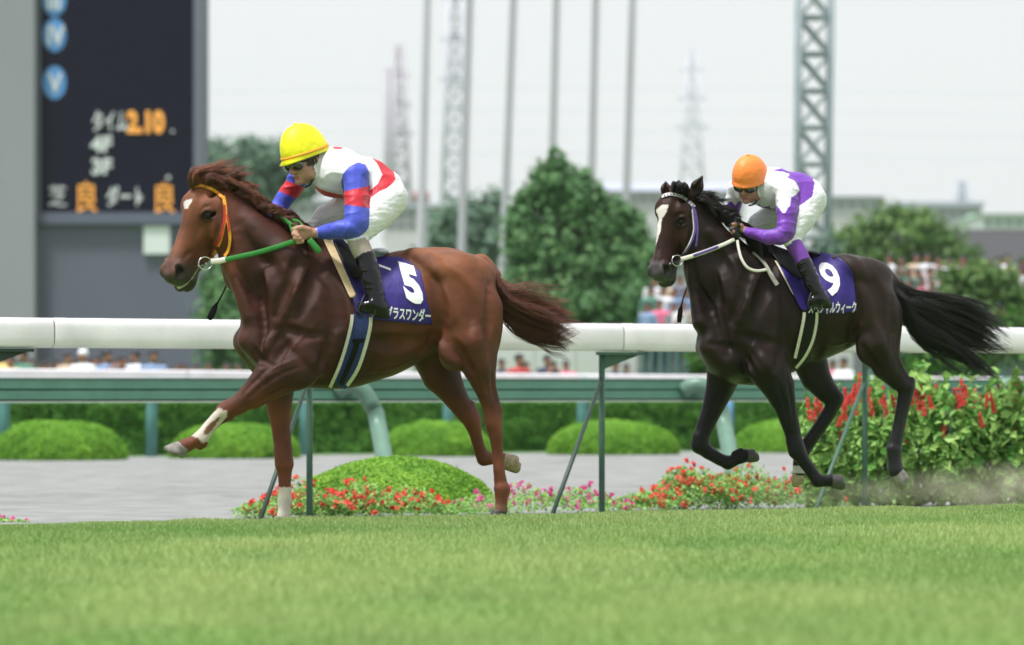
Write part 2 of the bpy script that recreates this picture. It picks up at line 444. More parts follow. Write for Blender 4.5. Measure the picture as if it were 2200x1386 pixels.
def strands(S, nseg=4):
    """S: list of (pts(k,3), r0, r1) -> one mesh of tapering locks"""
    Vs, Fs = [], []; n0 = 0
    for P, r0, r1 in S:
        P = np.asarray(P, float); k = len(P); t = np.gradient(P, axis=0); t /= np.maximum(np.linalg.norm(t, axis=1), 1e-9)[:,None]
        a = np.cross(t, (0,1,0)); a /= np.maximum(np.linalg.norm(a, axis=1), 1e-6)[:,None]; b = np.cross(a, t)
        tt = np.linspace(0, 1, k); rr = tt**1.5; r = ((r0 + (r1-r0)*rr)*np.clip(.15+tt*5, 0, 1))[:,None]
        V = np.concatenate([P + r*(math.cos(2*math.pi*j/nseg)*a + math.sin(2*math.pi*j/nseg)*b) for j in range(nseg)], 1).reshape(-1,3)
        i = np.arange(k-1)[:,None]*nseg; j = np.arange(nseg)[None]; j2 = (j+1) % nseg
        F = np.stack([i+j, i+j2, i+nseg+j2, i+nseg+j], -1).reshape(-1,4) + n0
        Vs.append(V); Fs.append(F); n0 += len(V)
    return np.concatenate(Vs), np.concatenate(Fs)
M = {}
# ================================================================== THE PLACE
# track frame: the rails, the turf edge and the hedge run along TD; TQ points away from the lens
TD = Vector((.848, .529, 0)).normalized(); TQ = Vector((-.529, .848, 0)).normalized()
VPX = 15500.0
def S0(px, s0): return s0*(1 - px/VPX)
def TP(px, s0, z=0.):
    Y = FPX/S0(px, s0); return Vector(((px-1100)*Y/FPX, Y, z))
def zof(py, s): return HCAM + (HOR-py)/s
CREST = TP(0, 400)
ZG = -.25
def TQP(t, q, z=0.): p = CREST + TD*t + TQ*q; return Vector((p.x, p.y, z))

M['turf'] = mat('turf', lin((96,136,66)), .9, .2, 1.6, .6, 60, col2=lin((134,164,90)), spec=.2)
M['dirt'] = mat('raked_dirt', lin((128,131,129)), .95, .14, 3, .5, 25, col2=lin((147,149,146)), spec=.15, stretch=(1,1,1))
M['grnd'] = mat('infield_grass', lin((80,118,62)), .95, .25, .5, spec=.1)
M['railw'] = mat('white_pvc', (.78,.75,.78), .42, .10, 3, .05, 40, col2=(.86,.84,.87))
M['railg'] = mat('green_painted_rail', lin((80,128,106)), .5, .10, 5, .1, 60)
M['postg'] = mat('green_painted_post', lin((54,90,72)), .5, .15, 8, .1, 60)
M['postd'] = mat('dark_green_steel', lin((30,56,44)), .5, .15, 8)
M['postt'] = mat('teal_painted_post', lin((82,136,130)), .5, .08, 8)
M['postp'] = mat('sage_painted_post', lin((92,126,108)), .45, .08, 8)
M['bluep'] = mat('sky_blue_paint', lin((105,160,205)), .5, .05, 8)
M['gap'] = mat('dark_rubber_gap', (.01,.014,.012), .8, .1)
M['edge'] = mat('pale_edge_strip', lin((180,195,180)), .5, .1)
M['conc'] = mat('pale_concrete', lin((142,144,150)), .85, .07, .35, .2, 8, stretch=(1,1,.2))
M['panel'] = mat('blue_grey_cladding', lin((104,108,124)), .7, .05, .4)
M['beam'] = mat('grey_steel_beam', lin((90,95,115)), .6, .06, .4)
M['board'] = mat('lamp_board', lin((8,8,34)), .8, .15, 1.2, spec=.1)
M['lampo'] = mat('orange_lamp_figures', lin((235,160,70)), .5, .05, emit=.25)
M['lampw'] = mat('white_lamp_figures', lin((205,210,210)), .5, .05, emit=.05)
M['disc'] = mat('blue_lamp_disc', lin((80,138,196)), .5, .05, emit=.08)
M['galv'] = mat('pale_steel', lin((192,190,200)), .5, .06, .4)
M['pyl'] = mat('haze_paled_lattice', lin((188,190,202)), .5, .06, .4)  # steel made paler, distance haze put into the colour
M['pylr'] = mat('haze_greyed_lattice', lin((172,168,178)), .5, .06, .4)  # greyer steel, also paled for distance haze in the colour itself
M['teal'] = mat('grey_green_lattice', lin((128,142,146)), .5, .12, 1)
M['bldw'] = mat('pale_render_wall', lin((190,190,190)), .85, .05, .08)
M['bldb'] = mat('blue_grey_roof', lin((168,174,188)), .8, .06, .08)
M['bldd'] = mat('brown_grey_wall', lin((112,106,118)), .85, .05, .08)
M['bldg'] = mat('green_roof_sheet', lin((160,195,170)), .8, .06, .08)
M['glassd'] = mat('dark_window', lin((110,118,130)), .3, .1, .2)
M['redbr'] = mat('red_brown_tank', lin((160,110,110)), .8, .06, .1)
M['tank'] = mat('white_tank_paint', lin((215,222,220)), .6, .04, .1)
M['bark'] = mat('bark', (.09,.07,.05), .9, .3, 6, .5, 20)
M['hoard'] = mat('white_hoarding', lin((196,204,196)), .7, .03, .5)
M['stand'] = mat('terrace_concrete', lin((110,120,118)), .85, .12, .6)
M['rgreen'] = mat('terrace_green_rail', lin((70,120,105)), .6, .1, .6)

# ------------------------------------------------------------------ ground sheets
def sheet(name, rows, t0, t1, nt, m, jig=0):
    V = []; F = []; n = len(rows)
    for i in range(nt+1):
        t = t0 + (t1-t0)*i/nt
        for q, z in rows: V.append(tuple(TQP(t, q, z)))
    F = [(i*n+j, (i+1)*n+j, (i+1)*n+j+1, i*n+j+1) for i in range(nt) for j in range(n-1)]
    return tag(link(name, npmesh(name, V, F, True), m), kind='structure')
g_ = MB(); g_.add([(-3500,-500,ZG-.02),(3500,-500,ZG-.02),(3500,4500,ZG-.02),(-3500,4500,ZG-.02)], [(0,1,2,3)])
tag(g_.build('ground', M['grnd']), kind='structure')
def crest_q(t): return .05*math.sin(t*1.7)+.04*math.sin(t*4.1+1)
sheet('turf', [(-60,0),(-20,0),(-8,0),(-3,0),(-.5,0),(0,-.004),(.4,-.03),(1.0,-.10),(2.2,-.20),(3.4,-.238),(5.0,-.243),(5.4,-.246),(5.5,-.262)], -60, 160, 110, M['turf'])
sheet('dirt_track', [(5.1,ZG),(9,ZG),(14,ZG),(20,ZG),(27,ZG),(35.2,ZG)], -80, 260, 60, M['dirt'])
# shallow harrow ruts and hoof pocks in the dirt
g = np.random.default_rng(11); mb = MB()
for i in range(420):
    t = g.uniform(-12, 60); q = g.uniform(7, 34); L = g.uniform(.15, 2.2); w = g.uniform(.01,.04)
    a, b = TQP(t,q,ZG+.004), TQP(t+L,q+g.normal(0,.05),ZG+.004); c = TQ*w
    hgt = Vector((0,0,.012)); m_ = (a+b)/2
    mb.add([a-c, b-c, b+hgt*.3, a+hgt*.3, b+c, a+c], [(0,1,2,3),(3,2,4,5)])
tag(mb.build('dirt_ruts', M['dirt']), kind='stuff')

# ------------------------------------------------------------------ grass blades on the turf
M['blade'] = leafmat('grass_blade', lin((116,152,82)), lin((174,190,124)), .35, .6)
def grass():
    N = 330000; g = np.random.default_rng(2)
    u = g.random(N)**.75; Y = 8.5 + 20.5*u; X = g.uniform(-1280,1280,N)/FPX*Y
    near = g.random(N) < .35
    t = g.uniform(-4, 9, N); q = -np.abs(g.normal(0, 1.1, N)) + .45
    X = np.where(near, CREST.x + TD.x*t + TQ.x*q, X); Y = np.where(near, CREST.y + TD.y*t + TQ.y*q, Y)
    qq = (X-CREST.x)*TQ.x + (Y-CREST.y)*TQ.y; k = (qq < 1.2) & (Y > 7); X, Y, qq = X[k], Y[k], qq[k]; n = len(X)
    z0 = np.interp(qq, [-.5,0,.4,1.0,2.2], [0,-.004,-.03,-.10,-.20]) - .003
    pa = vnoise(np.stack([X*.9, Y*.6, X*0], 1), 1); pb = vnoise(np.stack([X*3.5, Y*2, X*0], 1), 1)
    h = g.uniform(.018,.038,n)*(1+.3*pb+.15*pa); w = g.uniform(.0022,.0045,n)
    a = g.uniform(0, math.pi, n); lx, ly = g.normal(.0,.014,n), g.normal(0,.012,n)
    dx, dy = np.cos(a)*w, np.sin(a)*w*.6
    V = np.zeros((n,4,3)); V[:,0] = np.stack([X-dx, Y-dy, z0],1); V[:,1] = np.stack([X+dx, Y+dy, z0],1)
    V[:,2] = np.stack([X+dx*.3+lx, Y+dy*.3+ly, z0+h],1); V[:,3] = np.stack([X-dx*.3+lx, Y-dy*.3+ly, z0+h],1)
    F = np.arange(n*4).reshape(n,4); c = np.clip(.45+.42*pa+.22*pb+g.normal(0,.16,n), 0, 1)
    me = npmesh('grass', V.reshape(-1,3), F, False, np.repeat(c,4)[:,None]*np.ones((1,3)))
    tag(link('grass', me, M['blade']), 'short mown racecourse grass in the foreground', 'grass', kind='stuff')
grass()

# ------------------------------------------------------------------ leaves
def leafquads(P, Nrm, size, asp=.55, g=None, bend=.25, colv=None, up=.3):
    """folded diamond leaves at P facing roughly along Nrm"""
    n = len(P); sz = size*g.uniform(.6,1.35,n)[:,None]
    N = Nrm + g.normal(0,.55,(n,3)); N[:,2] += up; N /= np.linalg.norm(N,axis=1)[:,None]
    T = np.cross(N, g.normal(0,1,(n,3))); T /= np.linalg.norm(T,axis=1)[:,None]; B_ = np.cross(N,T)
    V = np.stack([P-T*sz*.5, P+B_*sz*asp*.5+N*sz*bend*.3, P+T*sz*.5-N*sz*bend*.4, P-B_*sz*asp*.5+N*sz*bend*.3], 1).reshape(-1,3)
    c = colv if colv is not None else g.random(n); return V, np.arange(n*4).reshape(n,4), np.repeat(c,4)[:,None]*np.ones((1,3))

LM = {'hg': leafmat('hedge_leaves', lin((66,122,46)), lin((114,170,68)), .3),
      'dk': leafmat('deep_green_leaves', lin((48,92,34)), lin((88,138,52)), .2),
      'md': leafmat('mid_green_leaves', lin((72,118,76)), lin((118,158,100)), .3),
      'bl': leafmat('blue_green_leaves', lin((84,116,98)), lin((124,152,128)), .3),
      'lt': leafmat('fresh_green_leaves', lin((88,148,42)), lin((146,196,70)), .35),
      'fr': leafmat('bright_box_leaves', lin((92,150,44)), lin((166,208,82)), .3),
      'sv': leafmat('broad_green_leaves', lin((84,146,60)), lin((176,212,122)), .35),
      'sh': leafmat('olive_green_leaves', lin((76,114,64)), lin((130,160,92)), .3)}
M['petr'] = leafmat('red_petals', lin((200,44,36)), lin((232,100,84)), .3)
M['spike'] = leafmat('salvia_petals', lin((222,62,58)), lin((242,122,112)), .3)
M['petm'] = leafmat('magenta_petals', lin((190,50,120)), lin((225,110,170)), .3)
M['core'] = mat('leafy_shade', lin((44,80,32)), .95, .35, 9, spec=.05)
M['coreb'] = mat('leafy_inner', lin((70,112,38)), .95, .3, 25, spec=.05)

def dome(name, px, s, wpx, hpx, leaf, n, lm, label, group, core='core', ztop=None, cat='shrub', pk=(.8,.9)):
    Y = FPX/s; cx = (px-1100)*Y/FPX; rw = wpx/2/s; rh = hpx/s; g = np.random.default_rng(int(px))
    root = empty(name, (cx, Y, ZG)); tag(root, label, cat, group)
    def surf(th, ph, k=1.):
        rr = np.sin(ph)**pk[0]; return np.stack([cx+rw*k*rr*np.cos(th), Y+rw*k*.85*rr*np.sin(th), ZG+rh*k*np.cos(ph)**pk[1]], 1)
    th, ph = np.meshgrid(np.linspace(0,2*math.pi,41), np.linspace(.001,math.pi/2-.001,13)); V = surf(th.ravel(), ph.ravel(), .96)
    F = [(i*41+j, i*41+j+1, (i+1)*41+j+1, (i+1)*41+j) for i in range(12) for j in range(40)]
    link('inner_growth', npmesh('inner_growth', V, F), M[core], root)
    th = g.uniform(0,2*math.pi,n); ph = np.arccos(g.uniform(.0,1,n)); P = surf(th, ph, 1.0)
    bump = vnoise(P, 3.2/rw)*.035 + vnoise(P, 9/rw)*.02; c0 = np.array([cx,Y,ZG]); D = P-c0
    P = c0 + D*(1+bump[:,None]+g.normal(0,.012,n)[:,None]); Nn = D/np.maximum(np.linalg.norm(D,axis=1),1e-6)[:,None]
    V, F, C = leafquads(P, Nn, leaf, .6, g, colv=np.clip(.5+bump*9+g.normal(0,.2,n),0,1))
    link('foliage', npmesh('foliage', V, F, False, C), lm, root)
    return root

def tree(name, clumps, Y, leaf, dens, lm, label, group, cat='tree', base=None, trunkr=.18):
    """clumps: (px, py, rx, ry) in photo pixels at distance Y"""
    s = FPX/Y; g = np.random.default_rng(int(clumps[0][0]*7+Y)); Ps, Ns, Cs = [], [], []
    cx = np.mean([c[0] for c in clumps]); bx = PW(base if base else cx, 0, Y).x
    root = empty(name, (bx, Y, ZG)); tag(root, label, cat, group)
    mb = MB(); ztop = max(PW(c[0], c[1]+c[3]*.3, Y).z for c in clumps)
    mb.tube([(bx,Y,ZG),(bx+.05,Y,ZG+(ztop-ZG)*.4),(bx-.1,Y+.1,ZG+(ztop-ZG)*.75),(bx,Y,ztop)], [trunkr,trunkr*.8,trunkr*.5,trunkr*.12], 8)
    mb.build('trunk', M['bark'], root, True)
    for k_, (px, py, rx, ry) in enumerate(clumps):
        c = PW(px, py, Y); a, b = rx/s, ry/s; dy = (a+b)*.45; c = c + Vector((0, g.normal(0, dy*.35), 0))
        n = max(60, int(dens*(a*b)*.62))
        lb = MB(); z0 = ZG+(ztop-ZG)*min(.7, max(.15, .5*(c.z-ZG)/(ztop-ZG)))
        lb.tube([(bx,Y,z0),((bx+c.x)/2,(Y+c.y)/2,(z0+c.z)/2+.1),tuple(c)], [trunkr*.4,trunkr*.25,trunkr*.06], 6); lb.build('branch', M['bark'], root, True)
        nsub = 30; sub = g.normal(0,1,(nsub,3)); sub /= np.linalg.norm(sub,axis=1)[:,None]; sub *= g.uniform(.35,.9,nsub)[:,None]
        i = g.integers(0,nsub,n); d = g.normal(0,1,(n,3)); d /= np.linalg.norm(d,axis=1)[:,None]
        q = sub[i]*1.05 + d*(g.uniform(.05,.95,n)**1.5)[:,None]; P = np.array(c) + q*np.array([a,dy,b])
        Ps.append(P); Ns.append(d*.7+q*.5); Cs.append(np.clip(.5+.25*(g.random(nsub)[i]*2-1)+g.normal(0,.15,n),0,1))
    P = np.concatenate(Ps); ok = P[:,2] > ZG; P = P[ok]
    V, F, C = leafquads(P, np.concatenate(Ns)[ok], leaf*1.1, .65, g, colv=np.concatenate(Cs)[ok])
    link('crown', npmesh('crown', V, F, False, C), lm, root); return root

def hedge(name, px0, px1, s0, ytop0, thick, leaf, n, lm, label, group=None):
    a, b = TP(px0, s0, ZG), TP(px1, s0, ZG); ztop = zof(ytop0, S0(0, s0)); g = np.random.default_rng(int(s0*10))
    root = empty(name, tuple((a+b)/2)); tag(root, label, 'hedge', group); L = (b-a).length; H = ztop-ZG
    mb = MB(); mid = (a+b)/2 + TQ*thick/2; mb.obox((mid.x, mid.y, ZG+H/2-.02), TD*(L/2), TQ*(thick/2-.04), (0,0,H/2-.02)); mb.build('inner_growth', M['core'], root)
    u = g.uniform(0,L,n); f = g.random(n) < .8; v = np.where(f, 0, g.uniform(0,thick,n)); w = np.where(f, g.uniform(0,H,n), H)
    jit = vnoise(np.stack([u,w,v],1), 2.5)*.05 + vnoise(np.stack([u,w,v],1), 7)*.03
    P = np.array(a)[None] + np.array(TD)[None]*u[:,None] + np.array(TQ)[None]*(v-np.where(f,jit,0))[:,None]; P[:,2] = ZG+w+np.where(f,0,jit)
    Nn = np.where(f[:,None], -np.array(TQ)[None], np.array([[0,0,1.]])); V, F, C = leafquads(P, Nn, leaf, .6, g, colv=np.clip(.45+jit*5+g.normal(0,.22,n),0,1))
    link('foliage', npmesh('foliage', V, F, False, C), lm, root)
hedge('clipped_hedge', -900, 3300, 141, 864, 2.0, .07, 75000, LM['hg'], 'long clipped mid green hedge along the far side of the dirt track')
GM = 'clipped domes along the hedge'
for px, w, h, lab in [(125,292,84,'widest bright green clipped dome, at the left end of the hedge row'),(505,275,74,'bright green clipped dome seen behind the chestnut horse forelegs'),
                 (935,245,74,'bright green clipped dome seen below the belly of the chestnut horse'),(1318,280,72,'bright green clipped dome between the two horses'),
                 (1705,270,70,'bright green clipped dome seen behind the dark bay horse forelegs'),(2090,260,68,'bright green clipped dome behind the tall red flower plants')]:
    dome('clipped_shrub', px, 151*(1-px/15500)*1.01, w, h, .045, 16000, LM['lt'], lab, GM, 'coreb')
dome('mounded_shrub', 850, 262, 450, 116, .026, 42000, LM['fr'], 'low bright green mounded shrub behind the red flower bed near the rail', None, 'coreb', pk=(1.05,1.25))

# ------------------------------------------------------------------ flower beds
def flowerbed(name, spots, s0, label, lm, pm, nl, nf, lsz=.035, fsz=.026, seed=1):
    """spots: (px0, px1, height px) ranges along the track direction"""
    g = np.random.default_rng(seed); VL=[];FL=[];CL=[]; n0=0; Vf=[];Ff=[];Cf=[];m0=0
    P = []; T = []
    for px0, px1, h in spots:
        k = int(nl*(px1-px0)/500); u = g.uniform(0,1,k); px = px0+(px1-px0)*u; dd = g.uniform(-.35,.35,k)
        env = np.sin(np.clip(u,.02,.98)*math.pi)**.35*(1-(dd/.42)**2*.6)*(1+.25*np.sin(px*.05+seed)+.15*np.sin(px*.13))
        base = np.array([TP(a, s0, ZG) for a in px]) + np.array(TQ)[None]*dd[:,None]; hh = h/s0*env*g.random(k)**.5; base[:,2] += hh; P.append(base)
        k2 = int(nf*(px1-px0)/500); u = g.uniform(0,1,k2); px = px0+(px1-px0)*u; dd = g.uniform(-.35,.35,k2)
        env = np.sin(np.clip(u,.02,.98)*math.pi)**.35*(1-(dd/.42)**2*.6)*(1+.25*np.sin(px*.05+seed)+.15*np.sin(px*.13))
        base = np.array([TP(a, s0, ZG) for a in px]) + np.array(TQ)[None]*dd[:,None]; base[:,2] += h/s0*env*g.uniform(.45,1.12,k2)+.01; T.append(base)
    P = np.concatenate(P); T = np.concatenate(T); V, F, C = leafquads(P, np.tile([0,-.4,.6],(len(P),1)), lsz, .6, g)
    rep = 7; K = np.repeat(T, rep, 0) + g.normal(0,.010,(len(T)*rep,3)); V2, F2, C2 = leafquads(K, np.tile([0,-.8,.5],(len(K),1)), fsz, .8, g, colv=np.repeat(g.random(len(T)),rep))
    me = npmesh(name, np.concatenate([V,V2]), np.concatenate([F,F2+len(V)]), False, np.concatenate([C,C2]))
    me.polygons.foreach_set('material_index', np.r_[np.zeros(len(F),int), np.ones(len(F2),int)].astype(np.int32))
    tag(link(name, me, [lm, pm]), label, 'flowers', kind='stuff')
flowerbed('red_flowers', [(540,760,70),(640,940,66)], 291, 'low bed of small red flowers beneath the chestnut horse', LM['sv'], M['petr'], 6000, 260, .035, .032, seed=1)
flowerbed('magenta_flowers', [(975,1350,56)], 290, 'low bed of magenta flowers between the two horses', LM['sv'], M['petm'], 3000, 130, .035, .03, seed=2)
flowerbed('magenta_flowers', [(-60,24,10)], 285, 'tiny patch of magenta flowers at the left end of the turf edge', LM['sv'], M['petm'], 2000, 90, seed=4)
flowerbed('red_flowers', [(1365,1780,92),(1400,1620,88)], 289, 'low bed of small red flowers beneath the dark bay horse forelegs', LM['sv'], M['petr'], 6000, 190, .035, .032, seed=3)

def salvia(px, s, hpx, wpx, seed, label, spikes):
    g = np.random.default_rng(seed); Y = FPX/s; cx = (px-1100)*Y/FPX; H = hpx/s; Rw = wpx/2/s
    root = empty('salvia_plant', (cx, Y, ZG)); tag(root, label, 'flower', 'tall red flower plants at the rail')
    n = 1000; P = np.zeros((n,3)); u = g.random(n)**.7; th = g.uniform(0,2*math.pi,n); rr = Rw*(.55+.5*np.sin(u*2.6))*np.sqrt(g.uniform(.25,1,n))
    P[:,0] = cx+rr*np.cos(th); P[:,1] = Y+rr*.9*np.sin(th); P[:,2] = ZG+H*u*(1+.3*vnoise(np.stack([np.cos(th)*1.5+seed,np.sin(th)*1.5,u],1),2))
    D = np.stack([np.cos(th), np.sin(th), u*0+.6],1); V, F, C = leafquads(P, D, .105, .66, g, .35)
    link('foliage', npmesh('foliage', V, F, False, C), LM['sv'], root)
    mb = MB()
    for k in range(9):
        a = g.uniform(0,6.28); e = g.uniform(.2,.8)*Rw; mb.tube([(cx+.1*e*math.cos(a),Y+.1*e*math.sin(a),ZG),(cx+e*.6*math.cos(a),Y+e*.6*math.sin(a),ZG+H*.5),(cx+e*math.cos(a),Y+e*math.sin(a),ZG+H*.9)], [.008,.006,.004], 6)
    mb.build('stem', M['postg'], root, True)
    spikes = list(spikes) + [(float(g.uniform(-.5,.5)*wpx), float(g.uniform(.92,1.16)), float(g.uniform(22,58))) for _ in range(8)]
    for (dx, top, ln) in spikes:
        x = cx+dx/s; z1 = ZG+H*(top); L = ln/s; m = 130; t = g.random(m); an = g.uniform(0,6.28,m); r_ = .016*(1.15-t*.8); yy = Y-Rw*g.uniform(.2,.85)
        P = np.stack([x+r_*np.cos(an)+.03*t*np.sin(seed+dx), yy+r_*np.sin(an), z1-L+L*t],1)
        V, F, C = leafquads(P, np.stack([np.cos(an),np.sin(an),an*0+.2],1), .024, .7, g)
        link('flower_spike', npmesh('flower_spike', V, F, False, C), M['spike'], root)
for k, (px, s, h, w, lab, sp_) in enumerate([(1768,262,215,110,'leftmost tall red flower plant, beside the dark bay horse hind legs',[(-20,1.22,60),(30,.8,45)]),
        (1835,254,240,130,'tall red flower plant behind the leaning rail brace',[(-30,1.05,55),(5,1.2,60),(40,.95,50)]),
        (1900,258,238,130,'tall red flower plant seen behind the lifted hind hoof of the dark bay',[(-25,1.0,60),(20,1.05,50),(45,.7,25)]),
        (1975,252,246,140,'tall red flower plant just right of the dark bay hind hoof',[(-40,.85,30),(5,.9,25),(40,.82,40)]),
        (2050,256,240,140,'tall red flower plant with one thick upright spike',[(10,1.08,70),(-30,.75,25),(55,.85,30)]),
        (2120,252,236,140,'tall red flower plant with a cluster of the densest red spikes',[(-25,1.02,110),(0,1.05,70),(20,.95,120),(40,1.02,50)]),
        (2190,256,240,140,'rightmost tall red flower plant with long leaning spikes',[(-15,1.0,80),(5,1.06,60),(35,.9,60)]),
        (2260,254,240,140,'tall red flower plant at the very edge of the photo',[(-40,1.0,70)])]):
    salvia(px, s, h, w, 40+k, lab, sp_)

# ------------------------------------------------------------------ rails
def running_rail():
    s0 = 300; root = empty('running_rail', tuple(TP(1100, s0, ZG))); tag(root, 'thick white plastic running rail on slim green posts behind the horses', 'fence')
    zc, hh, dd = zof(714.5, s0), .108, .075
    prof = [(math.copysign(abs(math.cos(a))**.55, math.cos(a))*dd, math.copysign(abs(math.sin(a))**.6, math.sin(a))*hh) for a in np.linspace(0, 2*math.pi, 33)[:-1]]
    cuts = [-520, 108, 736, 1330, 1895, 2440]; n = len(prof)
    for a, b in zip(cuts, cuts[1:]):
        P, Q = TP(a, s0, zc), TP(b, s0, zc); V = []; L = (Q-P).length
        rows = [(.004,.96),(.010,1.0),(.03,1.0),(.034,1.012),(.12,1.012),(.124,1.0)] + [(x,1.0) for x in np.linspace(.5, L-.5, 5)] + [(L-.012,1.0),(L-.004,.96)]
        for t, k in rows:
            c = P+TD*t
            for x, z in prof: V.append(tuple(c + TQ*x*k + Vector((0,0,z*k))))
        F = [(i*n+j, i*n+(j+1)%n, (i+1)*n+(j+1)%n, (i+1)*n+j) for i in range(len(rows)-1) for j in range(n)]
        link('rail_tube', npmesh('rail_tube', V, F), M['railw'], root)
    zb = zc-hh
    for k, px in enumerate([-36, 665, 1293, 1858, 2400]):
        s = S0(px, s0); P = TP(px, s0, ZG); m_ = M['postg'] if k in (2,3) else M['postd']
        mb = MB(); mb.tube([P, Vector((P.x,P.y,zb-.03))], .024, 10); mb.build('post', M['postg'], root, True)
        # bracket under the tube, pointing along the rail
        mb = MB(); c = Vector((P.x,P.y,zb-.016)); e = TD*.42
        mb.obox(c+e*.42-Vector((0,0,.002)), TD*.20, TQ*.05, (0,0,.012)); 
        V = [c+TQ*.012-Vector((0,0,.014)), c+TD*.34+TQ*.012-Vector((0,0,.014)), c+TQ*.012-Vector((0,0,.13)), c-TQ*.012-Vector((0,0,.014)), c+TD*.34-TQ*.012-Vector((0,0,.014)), c-TQ*.012-Vector((0,0,.13))]
        mb.add(V, [(0,1,2),(3,5,4),(0,3,4,1),(1,4,5,2),(2,5,3,0)]); mb.build('bracket', m_, root)
        a = Vector((P.x,P.y,zof(800+px*.01,s))) ; b_ = TP(px-112, s0*1.035, ZG+.0)
        mb = MB(); mb.tube([a, b_], .017, 8); mb.build('brace', M['postd'] if k != 3 else M['postg'], root, True)
running_rail()
def green_rail():
    s0 = 232; root = empty('green_rail', tuple(TP(1100, s0, ZG))); tag(root, 'green slatted rail on thick bent pale green posts', 'fence')
    a, b = TP(-500, s0), TP(3000, s0); L = (b-a).length/2; c = (a+b)/2
    def bar(name, y0, y1, th, m_, off=0):
        z1, z0 = zof(y0, s0), zof(y1, s0); mb = MB(); mb.obox((c.x+TQ.x*off, c.y+TQ.y*off, (z0+z1)/2), TD*L, TQ*th, (0,0,(z1-z0)/2)); mb.build(name, m_, root)
    bar('slat', 816, 835.5, .03, M['railg']); bar('slat', 839, 858.5, .03, M['railg'])
    bar('slat_backing', 814, 864, .010, M['gap'], .045); bar('bottom_edge', 862.5, 865.5, .035, M['edge']); bar('slat', 811.8, 813.6, .034, M['railg'])
    for px in (-150, 745, 1487, 2150, 2740):
        s = S0(px, s0); P = lambda x, y, q: (TP(px+x, s0, zof(y, s)) - TQ*q)
        base = TP(px, s0, ZG) - TQ*.62
        pts = [P(-22,838,.04), P(-12,832,.13), P(0,832,.20)] ; top = pts[-1]
        pts = smoothpath([tuple(p) for p in [P(-22,840,.03), P(-14,830,.09), P(2,829,.16), P(22,852,.20), P(36,888,.24)]] , 14)
        bb = Vector(pts[-1]); bs = TP(px+96, s0*1.045, ZG); full = [Vector(p) for p in pts] + [bb.lerp(bs, t) for t in (.25,.5,.75,1)]
        mb = MB(); mb.tube(full, .083, 14); mb.build('bent_post', M['postp'], root, True)
green_rail()
def far_rail():
    s0 = 148; root = empty('far_rail', tuple(TP(1100, s0, ZG))); tag(root, 'white topped far rail on curved teal posts across the dirt track', 'fence')
    def lz(px, y): return zof(y, S0(px, s0))
    cuts = [-500, 400, 1300, 2200, 3000]
    for p0, p1 in zip(cuts, cuts[1:]):
        V = []
        for px in (p0+1, p1-1):
            yt = 792+9.2*px/1000; yb = 813.5+.5*px/1000; P = TP(px, s0)
            for z, q in ((lz(px,yb),-.05),(lz(px,yt)-.02,-.05),(lz(px,yt),-.02),(lz(px,yt),.05),(lz(px,yb),.05)): V.append(tuple(P+TQ*q+Vector((0,0,z))))
        link('rail_cap', npmesh('rail_cap', V, [(j,(j+1)%5,5+(j+1)%5,5+j) for j in range(5)], False), M['railw'], root)
    for px in (8, 325, 655, 962, 1250, 1850, 2130):
        P = TP(px, s0, ZG) + TQ*.0; z = lz(px, 815); H = z-ZG
        pts = smoothpath([tuple(P), tuple(P+Vector((0,0,H*.5))), tuple(P-TQ*.03+TD*.02+Vector((0,0,H*.78))), tuple(P-TQ*.10+TD*.06+Vector((0,0,H)))], 14)
        mb = MB(); mb.tube([Vector(p) for p in pts], .085, 12); o = mb.build('curved_post', M['postt'], root, True)
        mb = MB(); q = Vector(pts[3]); mb.tube([q, q+Vector((0,0,.03))], .089, 12); mb.build('reflective_band', M['edge'], o, True)
far_rail()
mb = MB(); P = TP(1562, 148, ZG); mb.tube([P, Vector((P.x, P.y, zof(800, 133)))], .10, 14)
t_ = empty('marker_pole', tuple(P)); tag(t_, 'light blue marker pole behind the dark bay horse foreleg', 'pole')
mb.build('shaft', M['bluep'], t_, True); mb = MB(); q = Vector((P.x,P.y,zof(800,133))); mb.tube([q, q+Vector((0,0,.03)), q+Vector((0,0,.05))], [.105,.105,.03], 14); mb.build('cap', M['bluep'], t_, True)

